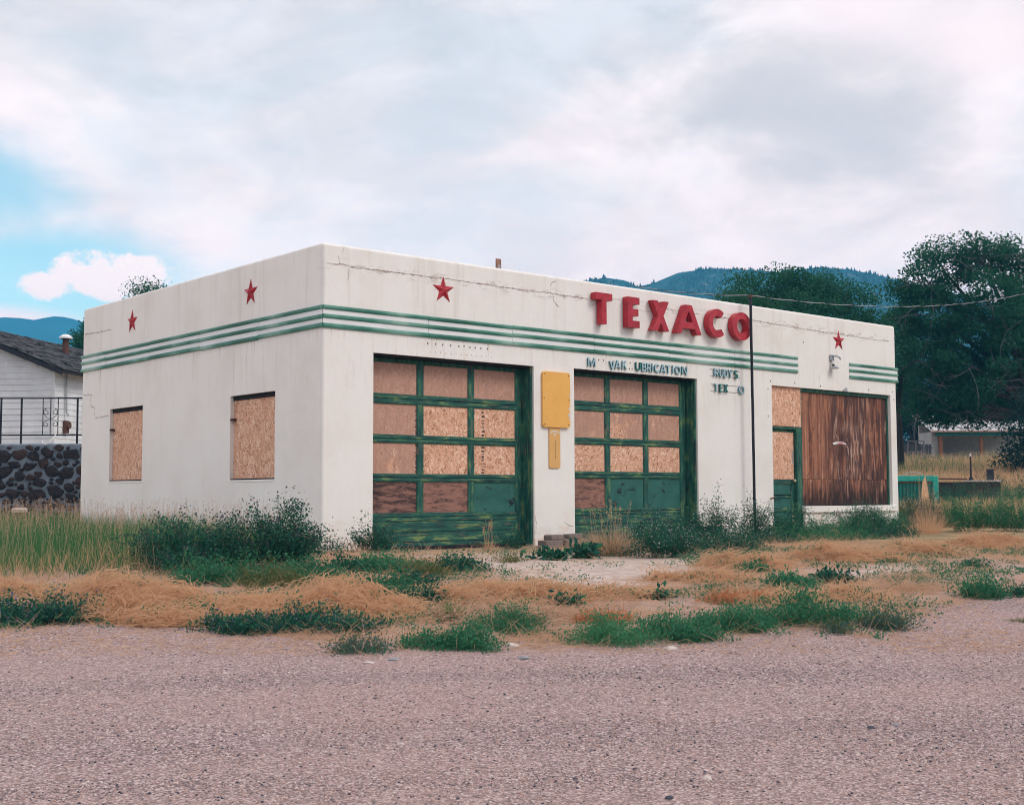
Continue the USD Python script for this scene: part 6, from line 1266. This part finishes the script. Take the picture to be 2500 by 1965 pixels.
# ------------------------------------------------------------------ hills and air
def hill_mat(name, a, b, sc, c=None):
    m = Mat(name); p = m.pos()
    n = m.noise(p, sc, 8.0, 0.66); col = m.ramp(n, [(0.35, a), (0.65, b)])
    if c: col = m.mix(m.range(m.noise(p, sc * 3.3, 5.0, 0.7), 0.56, 0.66, 0.0, 0.7), col, c)
    m.done(col, 1.0, m.bump(n, 0.8, 6.0), 0.0, 0.0)
hill_mat('hill_wooded', (0.016, 0.075, 0.098), (0.045, 0.125, 0.145), 0.03, (0.20, 0.19, 0.19)); hill_mat('hill_far', (0.010, 0.075, 0.115), (0.024, 0.115, 0.15), 0.006)
def hill(name, label, mat, crest, dc, d0, d1, t0, t1, nt, seed):
    px_, py_ = np.array(crest, float).T
    dd = np.concatenate([np.linspace(d0, dc, 46), np.linspace(dc, d1, 16)[1:]]); tt = np.linspace(t0, t1, nt)
    d, t = np.meshgrid(dd, tt, indexing='ij'); x, y = xy(d, t * d)
    zc = EYE[2] + np.interp(t * 3115.8 + 1250, px_, 1208.6 - py_) / 3115.8 * dc
    u = np.where(d < dc, (d - d0) / (dc - d0), 1 - (d - dc) / (d1 - dc)); zb = gz(*xy(d0, t * d0)) - 6
    s = np.clip(u, 0, 1) ** 1.2
    z = zb + (zc - zb) * s + (meshkit.fbm(pts3(x, y, 6.0 / dc, seed), 5) - 0.5) * 0.13 * (zc - zb) * np.sin(np.clip(u, 0, 1) * np.pi) ** 0.8
    n, m = d.shape; idx = np.arange(n * m).reshape(n, m)
    f = np.stack([idx[:-1, :-1], idx[:-1, 1:], idx[1:, 1:], idx[1:, :-1]], -1).reshape(-1, 4)
    put(name, (np.stack([x, y, z], -1).reshape(-1, 3), np.vstack([f[:, [0, 1, 2]], f[:, [0, 2, 3]]])), mat, smooth=True, label=label, kind='structure')
    return d, t, z
RIDGE = [(900, 820), (1300, 735), (1440, 682), (1480, 675), (1530, 682), (1560, 698), (1600, 689), (1660, 664), (1720, 655), (1760, 653), (1850, 659), (1910, 663), (1960, 656), (2020, 651), (2080, 657), (2140, 668), (2200, 683), (2300, 712), (2400, 735), (2500, 770), (2800, 850), (3400, 950)]
hd, ht, hz = hill('hills', 'tree covered blue green hill behind the building on the right', 'hill_wooded', RIDGE, 760.0, 330.0, 1250.0, -0.10, 0.70, 260, 3.0)
hill('hills', 'smooth blue mountain far off on the left', 'hill_far', [(-1500, 900), (-600, 830), (-300, 800), (0, 768), (40, 770), (75, 775), (100, 770), (125, 766), (150, 768), (180, 775), (220, 790), (300, 830), (450, 890), (700, 960), (1000, 1010), (1400, 1060)], 1500.0, 800.0, 1900.0, -0.80, 0.05, 220, 6.0)
def conifers():
    rg = np.random.default_rng(31); n = 26000
    from scipy.interpolate import RegularGridInterpolator
    it = RegularGridInterpolator((hd[:, 0], ht[0]), hz)
    d = np.concatenate([332 + 470 * rg.random(n) ** 0.7, 760 + rg.normal(size=1500) * 9]); t = np.concatenate([rg.uniform(0.045, 0.50, n), rg.uniform(0.045, 0.45, 1500)])
    x, y = xy(d, t * d); z = it(np.stack([d, t], 1)); keep = (rg.random(len(d)) < np.clip(0.25 + 2.6 * (meshkit.fbm(pts3(x, y, 0.03, 2.0), 4) - 0.36), 0.08, 0.85)) & (z > 30)
    x, y, z = x[keep], y[keep], z[keep]; n = len(x); s = 1.1 + 1.7 * rg.random(n) ** 1.8
    pi = UsdGeom.PointInstancer.Define(stage, '/World/conifer_forest'); targets = []
    for k in range(3):
        mb = MB(); r2 = np.random.default_rng(40 + k)
        for j in range(4):
            q = 7; a = np.arange(q) * 2 * np.pi / q + r2.random(); z0, z1 = 0.12 + 0.2 * j, 0.5 + 0.2 * j; w = (0.34 - 0.07 * j) * (0.85 + 0.3 * r2.random(q))
            v = [(math.cos(i) * r, math.sin(i) * r, z0 - 0.05 * r2.random()) for i, r in zip(a, w)] + [(0, 0, min(z1, 1.05))]
            mb.add(v, [[i, (i + 1) % q, q] for i in range(q)])
        path = '/World/conifer_forest/conifer' + (f'_{k:03d}' if k else ''); usdkit.mesh(stage, path, mb.mesh(), '/World/Looks/' + ('conifer_dark', 'conifer_green', 'conifer_dark')[k]); targets.append(path)
    pi.CreatePositionsAttr(Vt.Vec3fArray.FromNumpy(np.stack([x, y, z - 0.2], 1).astype(np.float32))); pi.CreateScalesAttr(Vt.Vec3fArray.FromNumpy(np.stack([s * 1.1, s * 1.1, s], 1).astype(np.float32)))
    pi.CreateProtoIndicesAttr(Vt.IntArray.FromNumpy(rg.integers(0, 3, n).astype(np.int32))); pi.CreatePrototypesRel().SetTargets([Sdf.Path(q) for q in targets])
    tag('/World/conifer_forest', 'small dark conifers covering the hill behind the building', 'forest', None, 'stuff')
plain('conifer_dark', (0.014, 0.062, 0.080), 0.9, 0.2, 3.0, 0.0); plain('conifer_green', (0.035, 0.110, 0.115), 0.9, 0.2, 3.0, 0.0)
conifers()
HAZE = 0.00052
usdkit.material(stage, '/World/Looks/haze_air', {'v': ('principled_volume', {'color': (0.10, 0.56, 1.0), 'density': HAZE, 'anisotropy': 0.0})}, [], volume='v.volume')
put('haze', MB().box((-4600, -4600, -1.9), (4600, 4600, 245.0)), 'haze_air', label='thin blue air between the camera and the hills', kind='stuff')
